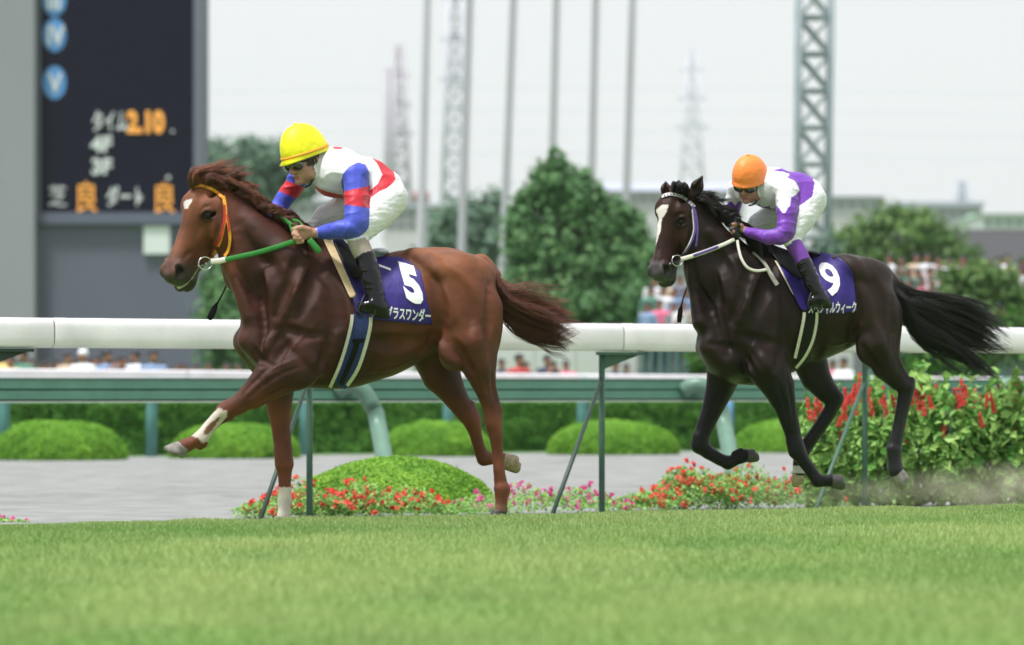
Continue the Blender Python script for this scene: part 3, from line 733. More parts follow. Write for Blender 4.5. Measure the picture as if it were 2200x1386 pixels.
# ------------------------------------------------------------------ scoreboard
def scoreboard():
    Y = 200; s = FPX/Y; root = empty('scoreboard', (PW(260,0,Y).x, Y, ZG)); tag(root, 'tall dark race result board with orange and white lit figures on a concrete tower', 'scoreboard')
    def bx(name, x0, y0, x1, y1, d0, d1, m_, par=root):
        a, b = PW(x0,y1,Y), PW(x1,y0,Y); mb = MB(); mb.box((a.x, Y+d0, max(a.z,ZG)), (b.x, Y+d1, b.z)); return mb.build(name, m_, par)
    bx('concrete_tower', -260, -160, 80, 900, -1.2, 6, M['conc']); bx('frame', 60, -160, 432, 462, .2, 5, M['beam'])
    bd = bx('display', 88, -160, 416, 456, -.15, .19, M['board'])
    bx('frame_edge', 417, -160, 434, 470, -.3, .19, M['panel']); bx('frame_edge', 81, -160, 87.5, 456, -.3, .19, M['panel'])
    bx('beam', 66, 457, 440, 482, -.5, 5, M['beam']); bx('lower_panel', 63, 483, 439, 900, -.1, 5, M['panel'])
    for k in range(30): bx('rib', 66+k*12.4, 484, 68+k*12.4, 899, -.16, -.101, M['beam'])
    bx('notice_panel', 310, 486, 366, 546, -.35, -.17, M['tank'])
    def txt(body, x, y, ex, ey, m_, name, bold=.03):
        c = bpy.data.curves.new('t','FONT'); c.body = body; c.offset = bold; c.extrude = .02; o = bpy.data.objects.new('t', c); COL.objects.link(o); bpy.context.view_layer.update()
        me = bpy.data.meshes.new_from_object(o.evaluated_get(bpy.context.evaluated_depsgraph_get())); bpy.data.objects.remove(o)
        A0 = PW(x, y, Y)
        for v in me.vertices:
            X_, Y_, Z_ = v.co; v.co = (A0.x + ex*X_/s, Y-.22-(Z_+.02), A0.z + ey*Y_/s)
        me.name = name; me.update(); return link(name, me, m_, bd)
    for y, t, xo in ((0,'III',-18),(76,'IV',-17),(178,'V',-12)):
        c = PW(118, y, Y); n = 32; V = [(c.x, Y-.20, c.z)] + [(c.x+25/s*math.cos(a), Y-.20, c.z+36/s*math.sin(a)) for a in np.linspace(0,2*math.pi,n+1)[:-1]]
        V += [(x, Y-.151, z) for x, _, z in V[1:]]
        me = bpy.data.meshes.new('place_disc'); me.from_pydata(V, [], [(0,1+(k+1)%n,1+k) for k in range(n)] + [(1+k,1+(k+1)%n,1+n+(k+1)%n,1+n+k) for k in range(n)]); link('place_disc', me, M['disc'], bd)
        txt(t, 118+xo, y+20, 44, 56, M['lampw'], 'lettering')
    txt('タイム', 198, 280, 26, 50, M['lampw'], 'lettering', .02); txt('2.10', 274, 284, 46, 62, M['lampo'], 'lettering', .05); txt('.', 368, 284, 30, 30, M['lampw'], 'lettering', .05)
    txt('4F', 197, 326, 46, 46, M['lampw'], 'lettering', .04); txt('3F', 197, 374, 46, 46, M['lampw'], 'lettering', .04); txt('.', 358, 384, 40, 40, M['lampw'], 'lettering', .05)
    txt('芝', 104, 440, 42, 50, M['lampw'], 'lettering', .0); txt('良', 160, 450, 52, 70, M['lampo'], 'lettering', .008); txt('ダート', 229, 440, 28, 46, M['lampw'], 'lettering', .025); txt('良', 327, 452, 52, 70, M['lampo'], 'lettering', .008)
scoreboard()

# ------------------------------------------------------------------ flagpoles, lattice tower, pylons
for k, (xt, xb, lab) in enumerate([(920,893,'slim pale flagpole, first of the six right of the yellow helmet'),(1014,979,'second of the six pale flagpoles, above the croup of the chestnut horse'),
        (1111,1066,'third flagpole, standing clear at the left edge of the big leafy tree'),(1197,1172,'flagpole whose foot is hidden by the pointed top of the big leafy tree'),
        (1281,1258,'flagpole rising behind the middle of the big leafy tree'),(1363,1330,'last flagpole, just left of the dark bay horse head')]):
    Y = 125+k*1.5; a = PW(xb, 838+.99*FPX/Y, Y); b = PW(xt+8, -420, Y); r = empty('flagpole', (a.x, a.y, ZG)); tag(r, lab, 'flagpole', 'row of six flagpoles')
    mb = MB(); P = [a.lerp(b, t) for t in (0,.25,.5,.75,1)]; mb.tube(P, [.135,.125,.11,.10,.085], 12); mb.build('shaft', M['galv'], r, True)
    mb = MB(); mb.tube([b, b+Vector((0,0,.08)), b+Vector((0,0,.25)), b+Vector((0,0,.33))], [.05,.16,.16,.03], 12); mb.build('finial', M['galv'], r, True)
    mb = MB(); mb.tube([a, a+Vector((0,0,.35))], [.26,.24], 12); mb.build('base', M['conc'], r, True)
    mb = MB(); mb.tube([p+Vector((.16,-.1,0)) for p in P], .012, 5); mb.build('halyard', M['galv'], r, True)
def lattice(name, px, py0, py1, w0, w1, Y, m_, lv, mr, label, group, arms=()):
    """square lattice mast, widths in photo pixels"""
    s = FPX/Y; a = PW(px[0], py0, Y); b = PW(px[1], py1, Y); root = empty(name, tuple(a)); tag(root, label, 'tower', group)
    cn = lambda t, i, j: a.lerp(b, t) + Vector((i, j, 0))*((w0+(w1-w0)*t)/2/s)
    for i, j in ((-1,-1),(1,-1),(1,1),(-1,1)):
        mb = MB(); mb.tube([cn(0,i,j), cn(1,i,j)], mr, 6); mb.build('leg', m_, root, True)
    mb = MB(); sd4 = [((-1,-1),(1,-1)),((1,-1),(1,1)),((1,1),(-1,1)),((-1,1),(-1,-1))]
    for k in range(lv):
        t0, t1 = k/lv, (k+1)/lv
        for p, q in sd4:
            mb.tube([cn(t0,*p), cn(t1,*q)], mr*.6, 5, False); mb.tube([cn(t0,*q), cn(t1,*p)], mr*.6, 5, False); mb.tube([cn(t1,*p), cn(t1,*q)], mr*.7, 5, False)
    mb.build('bracing', m_, root)
    for t, wd in arms:
        c = a.lerp(b, t); e = wd/2/s; mb = MB()
        mb.tube([c-Vector((e,0,0)), c+Vector((0,0,e*.25)), c+Vector((e,0,0))], mr*.8, 5); mb.tube([c-Vector((e,0,0)), c+Vector((e,0,0))], mr*.6, 5); mb.build('cross_arm', m_, root)
    return root
lattice('lattice_tower', (1741,1752), 905, -120, 62, 70, 150, M['teal'], 13, .105, 'grey green square lattice tower rising behind the orange capped jockey', None)
lattice('power_pylon', (857,857), 520, 100, 56, 16, 1100, M['pylr'], 10, .55, 'hazy power pylon just right of the yellow capped jockey', 'far power pylons', [(.55,60),(.7,52),(.85,44)])
lattice('radio_mast', (838,838), 520, 150, 16, 14, 1000, M['pylr'], 14, .7, 'slim dark mast standing against the left side of a hazy pylon', None)
lattice('power_pylon', (975,980), 520, -60, 54, 26, 900, M['pyl'], 12, .42, 'tallest hazy power pylon, seen between two flagpoles', 'far power pylons', [(.6,70),(.75,64),(.9,56)])
lattice('power_pylon', (1487,1487), 520, 110, 62, 14, 2600, M['pyl'], 10, .8, 'faintest power pylon, almost lost in haze between the two riders', 'far power pylons', [(.6,80),(.75,66),(.9,50)])
lattice('power_pylon', (2066,2066), 540, 392, 34, 18, 1500, M['bldb'], 6, .7, 'short bluish pylon on the skyline at the right', 'far power pylons', [(.7,44)])
for k, y in enumerate((190, 236, 282, 330)):
    mb = MB(); P = [PW(x, y + 14*math.sin((x+700*k)/260.)*.0 + 26*((x-1200)/1400.)**2, 1000) for x in np.linspace(-500, 2700, 24)]; mb.tube(P, .07, 4)
    tag(mb.build('power_line', M['pyl']), ['topmost','second','third','lowest'][k] + ' of four faint power lines crossing the white sky', 'cable', 'power lines')

# ------------------------------------------------------------------ far buildings
def building(name, x0, x1, ytop, Y, m_, label, roof=None, roofh=0, rows=1, depth=30, ybase=900, win=True, pitch=False):
    s = FPX/Y; a = PW(x0, ytop, Y); b = PW(x1, ytop, Y); root = empty(name, ((a.x+b.x)/2, Y, ZG)); tag(root, label, 'building', 'far buildings')
    mb = MB(); mb.box((a.x,Y,ZG),(b.x,Y+depth,a.z)); mb.build('wall', m_, root)
    if roof:
        h = roofh/s; e = 4/s; mb = MB()
        if pitch: mb.add([(a.x-e,Y-1,a.z+.1),(b.x+e,Y-1,a.z+.1),(b.x+e,Y+depth+1,a.z+.1),(a.x-e,Y+depth+1,a.z+.1),(a.x,Y+depth/2,a.z+h),(b.x,Y+depth/2,a.z+h)], [(0,1,5,4),(2,3,4,5),(0,4,3),(1,2,5),(0,3,2,1)])
        else: mb.box((a.x-e,Y-1,a.z+.02),(b.x+e,Y+depth+1,a.z+h))
        mb.build('roof', roof, root)
    if win:
        for r in range(rows):
            n = max(3, int((x1-x0)/22)); y0 = ytop+12+r*22
            for k in range(n):
                p, q = PW(x0+6+k*(x1-x0-12)/n, y0+9, Y), PW(x0+6+(k+.6)*(x1-x0-12)/n, y0, Y); mb = MB(); mb.box((p.x,Y-.25,p.z),(q.x,Y-.02,q.z)); mb.build('window', M['glassd'], root)
    return root
building('factory', 826, 1085, 446, 620, M['bldw'], 'long pale factory on the skyline behind the flagpoles', M['bldb'], 8, 2)
building('warehouse', 590, 720, 436, 560, M['bldw'], 'low white warehouse behind the yellow capped jockey arm', M['bldb'], 6, 1)
building('warehouse', 1238, 1600, 412, 640, M['bldw'], 'wide pale warehouse with a blue grey roof behind the dark bay horse head', M['bldb'], 40, 1, 60, pitch=True)
building('warehouse', 1770, 1900, 424, 600, M['bldw'], 'pale warehouse beside the lattice tower', M['bldb'], 14, 1, pitch=True)
building('warehouse', 1885, 2110, 444, 680, M['bldw'], 'flat pale warehouse on the skyline above the round bushes', M['bldb'], 10, 1)
building('shed', 2110, 2300, 462, 560, M['tank'], 'white shed with a pale green roof at the right edge', M['bldg'], 12, 1, pitch=True)
building('grandstand_wall', 2078, 2330, 492, 300, M['bldd'], 'dark brown grey building block behind the crowd on the right', None, 0, 1, win=False)
building('block_of_flats', 440, 520, 480, 520, M['bldw'], 'pale block just right of the scoreboard', M['bldb'], 6, 2)
building('store_hall', 300, 1500, 560, 400, M['bldw'], 'wide low pale hall behind the trees in the middle', M['bldb'], 6, 1, 20)
t_ = empty('gas_holder', tuple(PW(540, 838, 420))); tag(t_, 'white spherical gas tank beside the chestnut horse mane', 'tank')
bm = bmesh.new(); bmesh.ops.create_uvsphere(bm, u_segments=32, v_segments=16, radius=47/FPX*420)
for v in bm.verts: v.co = v.co + PW(538, 404, 420)
me = bpy.data.meshes.new('vessel'); bm.to_mesh(me); bm.free(); [setattr(p,'use_smooth',True) for p in me.polygons]; link('vessel', me, M['tank'], t_)
for k in range(6):
    a = k*math.pi/3; c = PW(538,404,420); r_ = 44/FPX*420; mb = MB(); mb.tube([(c.x+r_*math.cos(a), c.y+r_*math.sin(a), c.z), (c.x+r_*math.cos(a), c.y+r_*math.sin(a), ZG)], .18, 8); mb.build('leg', M['galv'], t_, True)
t_ = empty('water_tank', tuple(PW(905, 446, 610))); tag(t_, 'small red brown tank on the factory roof', 'tank')
mb = MB(); mb.tube([PW(905,436,610), PW(905,412,610)], 1.2, 16); mb.build('vessel', M['redbr'], t_, True)
mb = MB(); mb.tube([PW(905,446,610), PW(905,435.5,610)], .5, 8); mb.build('stand', M['galv'], t_)
# ------------------------------------------------------------------ hoarding, terrace
def hoarding():
    Y = 104; root = empty('hoarding', tuple(PW(1480, 838, Y))); tag(root, 'low white hoarding behind the far rail in the middle of the infield', 'wall')
    x = 1060
    while x < 1940:
        a, b = PW(x+.8, 900, Y), PW(x+88, 742, Y); mb = MB(); mb.box((a.x, Y, ZG), (b.x, Y+.08, b.z)); mb.build('board', M['hoard'], root)
        mb = MB(); mb.tube([(a.x-.03,Y+.14,ZG),(a.x-.03,Y+.14,b.z)], .04, 6); mb.build('post', M['galv'], root); x += 89
hoarding()
def terrace(x0, x1, label, z0, dz):
    Y = 98; root = empty('terrace', (PW((x0+x1)/2,838,Y).x, Y, ZG)); tag(root, label, 'stand')
    for k in range(4):
        a, b = PW(x0,0,Y), PW(x1,0,Y); mb = MB(); mb.box((a.x, Y+k*1.3, ZG), (b.x, Y+(k+1)*1.3-.002, z0+k*dz)); mb.build('step', M['stand'], root)
    mb = MB(); a, b = PW(x0,0,Y-.3), PW(x1,0,Y-.3)
    for z in (1.7, 2.05): mb.tube([(a.x,Y-.15,z),(b.x,Y-.15,z)], .03, 6)
    for x in np.linspace(a.x, b.x, 9): mb.tube([(x,Y-.15,ZG),(x,Y-.15,2.08)], .035, 6)
    mb.build('guard_rail', M['rgreen'], root)
terrace(1872, 2330, 'concrete terrace full of spectators at the right', 1.45, .29); terrace(1382, 1530, 'short concrete terrace beside the dark bay horse muzzle', 1.15, .3)

# ------------------------------------------------------------------ trees
tree('tree', [(1192,358,20,40),(1184,392,36,40),(1205,415,44,46),(1135,432,34,34),(1162,404,30,40),(1232,398,34,36),(1276,438,34,36),(1322,466,40,36),(1366,520,32,50),(1125,480,34,50),(1246,436,42,52),(1130,520,46,60),(1285,490,46,54),(1335,482,38,46),(1200,500,70,60),(1250,560,80,66),(1340,560,52,60),(1150,610,62,66),(1235,650,90,56),(1330,650,70,56),(1372,640,36,60)],
     115, .20, 4200, LM['md'], 'big leafy green tree with a pointed top between the two horses', None)
TG = 'trees of the infield'
tree('tree', [(955,500,42,46),(1008,470,46,46),(1058,452,38,42),(1040,520,60,56),(960,560,52,50),(1060,580,44,50),(920,590,40,50),(1010,600,60,50)], 165, .3, 1500, LM['bl'], 'bluish green tree behind the flagpoles above the chestnut horse croup', TG, trunkr=.3)
tree('wooded_hill_tree', [(462,338,44,38),(530,330,50,32),(590,345,42,40),(500,372,70,50),(575,390,60,46),(460,400,40,50),(640,400,38,34),(430,370,30,50)], 300, .6, 420, LM['bl'], 'broad dusky tree on the skyline left of the yellow helmet', TG, trunkr=.5)
tree('tree', [(462,610,36,46),(500,640,46,50),(470,690,44,50),(520,700,40,50),(480,760,50,50),(545,760,40,50),(560,640,40,60)], 130, .22, 3200, LM['md'], 'green tree in the gap between the scoreboard and the chestnut horse chest', TG)
tree('tree', [(1822,520,42,42),(1870,500,42,40),(1922,478,46,30),(1975,496,48,36),(2030,522,46,36),(1900,545,70,44),(1990,560,70,40),(2065,560,40,40),(1800,570,40,40)], 170, .3, 1500, LM['sh'], 'wide rounded green tree above the spectators on the right', TG, trunkr=.3)
tree('tree', [(1925,462,18,16),(1905,474,20,14)], 172, .3, 2600, LM['sh'], 'small tuft of treetop peeping over the wide rounded tree', TG, trunkr=.1)
tree('bush', [(2050,610,40,40),(2105,592,50,34),(2160,618,46,44),(2090,650,60,44),(2190,660,40,40)], 93, .16, 4200, LM['sh'], 'round olive green bush in front of the right hand crowd', TG, cat='bush')
tree('bush', [(1950,735,50,40),(2020,725,56,42),(2100,722,56,46),(2180,728,56,46),(2240,720,50,50),(2060,770,90,34),(1960,780,50,30)], 90, .16, 4200, LM['dk'], 'dark green bank of bushes behind the dark bay horse tail', TG, cat='bush')
tree('bush', [(1500,772,30,30),(1530,784,26,24)], 88, .14, 5000, LM['dk'], 'small dark bush under the rail left of the dark bay horse chest', TG, cat='bush')
tree('bush', [(1368,650,30,40),(1392,600,22,34),(1400,560,20,40)], 108, .18, 4200, LM['md'], 'narrow green bush at the right foot of the big leafy tree', TG, cat='bush')
tree('bush', [(1770,560,40,60),(1740,620,60,60)], 150, .25, 1800, LM['bl'], 'grey green bush at the foot of the lattice tower', TG, cat='bush')

# ------------------------------------------------------------------ spectators
PM = {'skin': mat('spectator_skin', lin((158,112,92)), .6, .05, 9), 'hair': mat('spectator_hair', lin((30,26,30)), .5, .2, 20), 'pants': mat('dark_trousers', lin((62,66,88)), .8, .15, 9)}
for k_, c_ in {'white': (226,228,232), 'pink': (226,110,140), 'blue': (130,155,190), 'navy': (52,58,88), 'beige': (205,186,160), 'green': (80,130,110), 'red': (190,70,70), 'yellow': (222,196,120), 'grey': (140,140,148), 'black': (40,38,44)}.items():
    PM[k_] = mat(k_+'_shirt', lin(c_), .8, .08, 9)
def person_template(pose):
    S = SDF((-.5,-.45,-.03), (.5,.4,2.0), .02); g = np.array
    for sx in (-1,1):
        S.chain([(g([.09*sx,0,.88]),.095),(g([.10*sx,.01,.48]),.065),(g([.11*sx,.03,.08]),.045)], .03, 1, 4); S.cone(g([.11*sx,.03,.04]), g([.12*sx,-.13,.03]), .045, .04, .02, 1, 4)
        if pose == 0: S.chain([(g([.19*sx,0,1.38]),.058),(g([.25*sx,.02,1.1]),.045)], .03, 1, 3); S.chain([(g([.25*sx,.02,1.1]),.042),(g([.25*sx,-.08,.86]),.034),(g([.245*sx,-.10,.78]),.036)], .015, 1, 1)
        if pose == 1: S.chain([(g([.19*sx,0,1.38]),.058),(g([.24*sx,-.08,1.14]),.045)], .03, 1, 3); S.chain([(g([.24*sx,-.08,1.14]),.042),(g([.11*sx,-.26,1.36]),.034),(g([.06*sx,-.26,1.42]),.038)], .015, 1, 1)
        if pose == 2: S.chain([(g([.19*sx,0,1.38]),.058),(g([.23*sx,-.03,1.12]),.045)], .03, 1, 3); S.chain([(g([.23*sx,-.03,1.12]),.042),(g([.05*sx,-.19,1.12+.05*sx]),.034)], .015, 1, 1)
    S.ell(g([0,0,.98]), (.155,.10,.13), None, .04, 4); S.ell(g([0,0,1.2]), (.165,.105,.2), None, .05, 3); S.ell(g([0,0,1.36]), (.2,.10,.10), None, .05, 3)
    S.cone(g([0,.01,1.42]), g([0,0,1.5]), .05, .05, .02, 1, 1); S.ell(g([0,-.005,1.58]), (.075,.088,.108), None, .01, 1); S.ell(g([0,.012,1.632]), (.088,.102,.088), None, .005, 2)
    S.ell(g([0,-.1,1.57]), (.014,.018,.022), None, .01, 1)
    V, Q = S.mesh(smooth=1); lab = np.median(S.labels(V)[Q], axis=1).astype(int)
    me = npmesh('person', V, Q, True); me.polygons.foreach_set('material_index', (lab-1).astype(np.int32))
    for k in ('skin','hair','white','pants'): me.materials.append(PM[k])
    return me
TPL = [person_template(k) for k in range(3)]
_gp = np.random.default_rng(21)
def person(px, ytop, shirt, group, where, Y=None, feet=None, cap=None, pose=None, rot=None):
    ht = _gp.uniform(.96,1.04); H = 1.705*ht
    if Y is None: Y = FPX*(ZG+H-HCAM)/(HOR-ytop); z = ZG
    else: z = HCAM+(HOR-ytop)*Y/FPX-H
    if feet is not None: z = feet
    X = (px-1100)*Y/FPX; pose = int(_gp.integers(0,3)) if pose is None else pose
    o = bpy.data.objects.new('person', TPL[pose]); COL.objects.link(o); o.location = (X, Y, z); o.rotation_euler.z = (_gp.normal(0,.5) if rot is None else rot); o.scale = (ht*1.03,)*2+(ht,)
    o.material_slots[2].link = 'OBJECT'; o.material_slots[2].material = PM[shirt]
    if cap: o.material_slots[1].link = 'OBJECT'; o.material_slots[1].material = PM[cap]
    tag(o, f'spectator in a {shirt} shirt{" and "+cap+" hat" if cap else ""} {where}', 'person', group); return o
G1 = 'spectators seen between the white rails on the left'; w1 = 'seen below the scoreboard between the white rails'
for px, y, sh, cap in [(4,752,'yellow',None),(22,762,'yellow',None),(50,752,'green',None),(66,770,'red',None),(92,778,'white',None),(104,776,'grey',None),(126,772,'beige',None),(146,757,'beige',None),(178,750,'white','white'),(208,764,'red',None),(230,752,'blue',None),
        (250,770,'navy',None),(290,754,'white',None),(330,752,'blue',None),(385,780,'black',None),(398,782,'red',None),(34,774,'white',None),(114,784,'pink',None),(160,772,'navy',None),(192,772,'black',None),(220,780,'beige',None),(264,764,'grey',None),(274,782,'red',None),(312,780,'white',None),(348,776,'navy',None),(362,786,'pink',None),(420,784,'navy',None),(448,778,'beige',None),(486,780,'green',None),(512,782,'beige',None)]:
    person(px, y, sh, G1, w1, cap=cap)
G2 = 'spectators seen between the white rails in the middle'; w2 = 'in front of the white hoarding under the rail'
for px, y, sh in [(1078,778,'navy'),(1098,783,'black'),(1116,768,'red'),(1146,781,'pink'),(1176,770,'navy'),(1204,785,'black'),(1232,786,'red'),(1262,786,'beige'),(1088,786,'navy'),(1130,784,'black'),(1160,786,'navy'),(1188,783,'black'),(1216,782,'pink'),(1247,784,'navy'),(1276,785,'black'),(1300,785,'beige'),(1322,784,'navy'),(1345,788,'black'),(1395,786,'beige'),(1440,784,'navy'),(1466,786,'black'),(1560,786,'red'),(1788,780,'pink'),(1812,776,'white'),(1832,786,'navy'),(2010,786,'red'),(2162,790,'beige'),(1650,786,'white')]:
    person(px, y-7, sh, G2, w2)
G3 = 'spectators on the right hand terrace'
for r, (Yr, z) in enumerate([(98.6,1.45),(99.9,1.74),(101.2,2.03),(102.5,2.32)]):
    for k, px in enumerate(np.arange(1884+r*9, 2330, 20 + 2*r)):
        if 2030 < px < 2085 and r < 2: continue
        sh = ['white','white','beige','pink','navy','blue','white','red','grey','white','green'][int(_gp.integers(0,11))]
        person(px+_gp.normal(0,3), 0, sh, G3, f'in the {["front","second","third","back"][r]} row of the right hand terrace', Y=Yr, feet=z)
G4 = 'spectators on the short terrace'
for r, (Yr, z) in enumerate([(98.6,1.15),(99.9,1.45),(101.2,1.75)]):
    for k, px in enumerate([1392,1418,1446,1470,1500,1522]):
        sh = [['blue','pink','grey','white','beige','navy'],['green','white','blue','blue','grey','red'],['white','beige','blue','green','white','navy']][r][k]
        person(px+r*7+_gp.normal(0,2), 0, sh, G4, f'in the {["front","second","third"][r]} row beside the dark bay horse muzzle', Y=Yr, feet=z)
# ------------------------------------------------------------------ materials of the horses and riders

M['coat_a'] = mat('chestnut_coat', None, .47, .32, 8, .3, 260, attr=True, spec=.27)
M['coat_b'] = mat('dark_bay_coat', None, .36, .28, 9, .25, 260, attr=True, spec=.20)
M['hair_red'] = mat('red_hair', None, .45, .25, 30, attr=True)
M['hair_black'] = mat('black_hair', None, .38, .25, 30, attr=True)
M['hoof'] = mat('hoof_horn', (.20, .185, .165), .55, .35, 30, .3, 120)
M['hoof_tan'] = mat('tan_hoof_horn', (.32, .25, .15), .55, .35, 30, .3, 120)
M['hoof_dark'] = mat('dark_hoof_horn', (.05, .047, .044), .5, .4, 30, .3, 120)
M['eye'] = mat('wet_eye', (.006, .004, .003), .08, 0, spec=.28)
M['skin'] = mat('skin', None, .5, .06, 20, .1, 200, attr=True, sss=.1)
M['silk_a'] = mat('red_white_blue_silk', None, .56, .05, 12, .7, 11, attr=True, sheen=.1)
M['silk_b'] = mat('purple_white_silk', None, .54, .05, 12, .7, 11, attr=True, sheen=.1)
M['breech'] = mat('white_nylon', (.74, .74, .77), .5, .05, 8, .6, 14)
M['boot'] = mat('black_patent_leather', (.002, .002, .003), .16, .2, 12, .35, 22, spec=.35, coat=.12)
M['sock_tan'] = mat('tan_stretch_cloth', (.36, .31, .26), .7, .06, 30, .2, 60)
M['sock_purple'] = mat('purple_stretch_cloth', (.14, .035, .30), .6, .06, 30, .2, 60)
M['cloth'] = mat('navy_violet_cloth', (.020, .008, .165), .6, .1, 12, .35, 18)
M['cloth_dark'] = mat('navy_lining', (.012, .012, .10), .6, .1, 20, .2, 60)
M['ink'] = mat('white_print', (.82, .82, .84), .6, .03)
M['pad'] = mat('cream_felt', (.62, .48, .27), .8, .1, 30, .3, 90)
M['pad_w'] = mat('pale_felt', (.66, .6, .46), .8, .1, 30, .3, 90)
M['helm_y'] = mat('yellow_cap_cloth', (.84, .80, .012), .48, .04, 5, .35, 26, spec=.4)
M['helm_o'] = mat('orange_cap_cloth', (.9, .25, .05), .48, .05, 5, .35, 26, spec=.4)
M['band_o'] = mat('orange_band', (.8, .36, .015), .6, .05)
M['gog'] = mat('smoked_lens', (.006, .007, .012), .05, .2, spec=.9, coat=1)
M['gogf'] = mat('black_rubber', (.01, .01, .012), .45, .1)
M['glint'] = mat('amber_lens_glint', (.42, .36, .05), .3, .2)  # colour of the reflection painted on the goggle lens
M['green'] = mat('green_webbing', (.018, .19, .022), .7, .15, 60, .3, 200)
M['yel'] = mat('yellow_leather', (.78, .33, .02), .5, .15, 60)
M['red'] = mat('red_leather', (.46, .025, .012), .5, .25, 60)
M['silver'] = mat('polished_steel', (.6, .6, .6), .25, .05, metal=1)
M['white'] = mat('white_webbing', (.66, .63, .56), .7, .1, 60, .3, 200)
M['purpw'] = mat('purple_webbing', (.10, .06, .26), .6, .3, 90)
M['navy'] = mat('navy_webbing', (.02, .035, .16), .7, .2, 50, .3, 200)
M['black'] = mat('black_leather', (.005, .005, .006), .45, .2, 30, spec=.2)
M['grey'] = mat('pale_grey_vinyl', (.42, .46, .50), .3, .06, 20)

A = Rig(24.0, 750, .33)
B = Rig(28.1, 1700, .42)

def locks(rig, g, st, hc, pts, w, n, spread, tip, col):
    """one wind-blown lock: n hairs following the guide path and gathering at its tip"""
    G = smoothpath([tuple(p) for p in pts], 10); t = np.linspace(0,1,10)[:,None]
    for _ in range(int(n*2.2)):
        o = g.normal(0, 1, 2)*spread*.5; e = g.normal(0, 1, 2)*tip*.5; k = g.uniform(.72,1.06)
        P = G[:1] + (G-G[:1])*k + o*(1-t) + e*t**1.5 + np.stack([np.sin(t[:,0]*g.uniform(3,8)+g.random()*6), np.cos(t[:,0]*g.uniform(3,8)+g.random()*6)],1)*g.uniform(0,2.2)*t
        ww = w + g.normal(0,.008); st.append((np.array([rig.J(q[0], q[1], ww+.01*j*g.normal(0,.15)+(.035 if j == 0 else .012 if j == 1 else 0)) for j, q in enumerate(P)]), .0017 if rig is A else .0026, .0005)); hc.append(np.array(col)*g.uniform(.55,1.6))
def headframe(rig, poll, nose, wp, wn_, phi):
    p = rig.J(poll[0], poll[1], wp); q = rig.J(nose[0], nose[1], wn_); L = q-p; K = np.linalg.norm(L)/.6; L /= np.linalg.norm(L)
    n0 = np.array([L[2], 0, -L[0]]); n0 = n0 if n0[0] < 0 else -n0
    n0 = n0 - L*(n0@L); n0 /= np.linalg.norm(n0); s0 = np.cross(L, n0); s0 = s0 if s0[1] < 0 else -s0
    N = math.cos(phi)*n0 + math.sin(phi)*s0; Wv = np.cross(L, N)
    Wv = Wv if Wv[1] < 0 else -Wv          # W points to the side the camera sees
    return p, np.array([L, N, Wv]), K

def horse_head(S, fr, ears, jawdeep=1.0, wide=1.1, fat=1.2):
    o, Mx, K0 = fr; K = K0*fat
    at = lambda l, n, w: o + K0*l*.6*Mx[0] + K*(n*Mx[1] + w*Mx[2])
    sec = [(-.04,-.09,-.03,.03),(0,-.13,-.005,.06),(.1,-.175,.012,.078),(.22,-.232,.022,.088),(.33,-.255,.014,.082),(.44,-.268,.004,.075),
           (.56,-.250,-.002,.067),(.7,-.212,-.006,.059),(.82,-.184,-.004,.058),(.92,-.168,-.004,.061),(.99,-.146,-.012,.056),(1.045,-.10,-.04,.028)]
    S.loft(o, Mx, [(l*.6*K0, a*K*jawdeep, b*K, w*K*wide) for l,a,b,w in sec], .02, 1, top=.16, bot=.38, pw=2.5)
    S.ell(at(.36,-.165,.048), (.085*K,.075*K,.035*K), Mx, .03); S.ell(at(.36,-.165,-.048), (.085*K,.075*K,.035*K), Mx, .03)   # cheeks
    for sg in (1,-1):
        S.ell(at(.235,-.016 if sg > 0 else -.024,.082*sg if sg > 0 else -.070), (.045*K,.022*K,.024*K) if sg > 0 else (.05*K,.022*K,.02*K), Mx, .03)                    # brow over the eye
        S.cone(at(.30,-.075,.078*sg), at(.62,-.075,.05*sg), .013*K, .009*K, .025)          # facial crest
        S.ell(at(.272,-.044,.120*sg), (.030*K,.016*K,.018*K), Mx, .012, op='s')             # eye socket
        S.ell(at(.13,-.045,.085*sg), (.035*K,.03*K,.012*K), Mx, .03, op='s')               # temple hollow
        S.ell(at(.92,-.034,.043*sg), (.052*K,.036*K,.026*K), Mx, .02)                     # nostril rim
        S.cone(at(.895,-.012,.054*sg), at(.95,-.036,.064*sg), .014*K, .020*K, .008, op='s') # nostril
        S.cone(at(.74,-.150,.064*sg), at(1.02,-.108,.054*sg), .005*K, .007*K, .01, op='s')   # mouth line
        S.cone(at(.42,-.24,.07*sg), at(.7,-.165,.06*sg), .008*K, .006*K, .03, op='s')
    S.ell(at(.95,-.168,0), (.055*K,.028*K,.042*K), Mx, .02); S.ell(at(1.03,-.125,0), (.030*K,.020*K,.040*K), Mx, .012)                                 # chin
    S.ell(at(.99,-.055,0), (.03*K,.045*K,.045*K), Mx, .02)
    for b, t, r in ears:                                                                   # base, tip (local points), radius
        b = np.array(b); t = np.array(t); mid = b*.55+t*.45
        S.cone(b, mid, r*.8, r, .015); S.cone(mid, t, r, r*.12, .012)
        fw = -np.array([0,1,0])*r*.75
        S.cone(b*.75+t*.25+fw, b*.2+t*.8+fw*.5, r*.55, r*.15, .008, op='s')
    return at

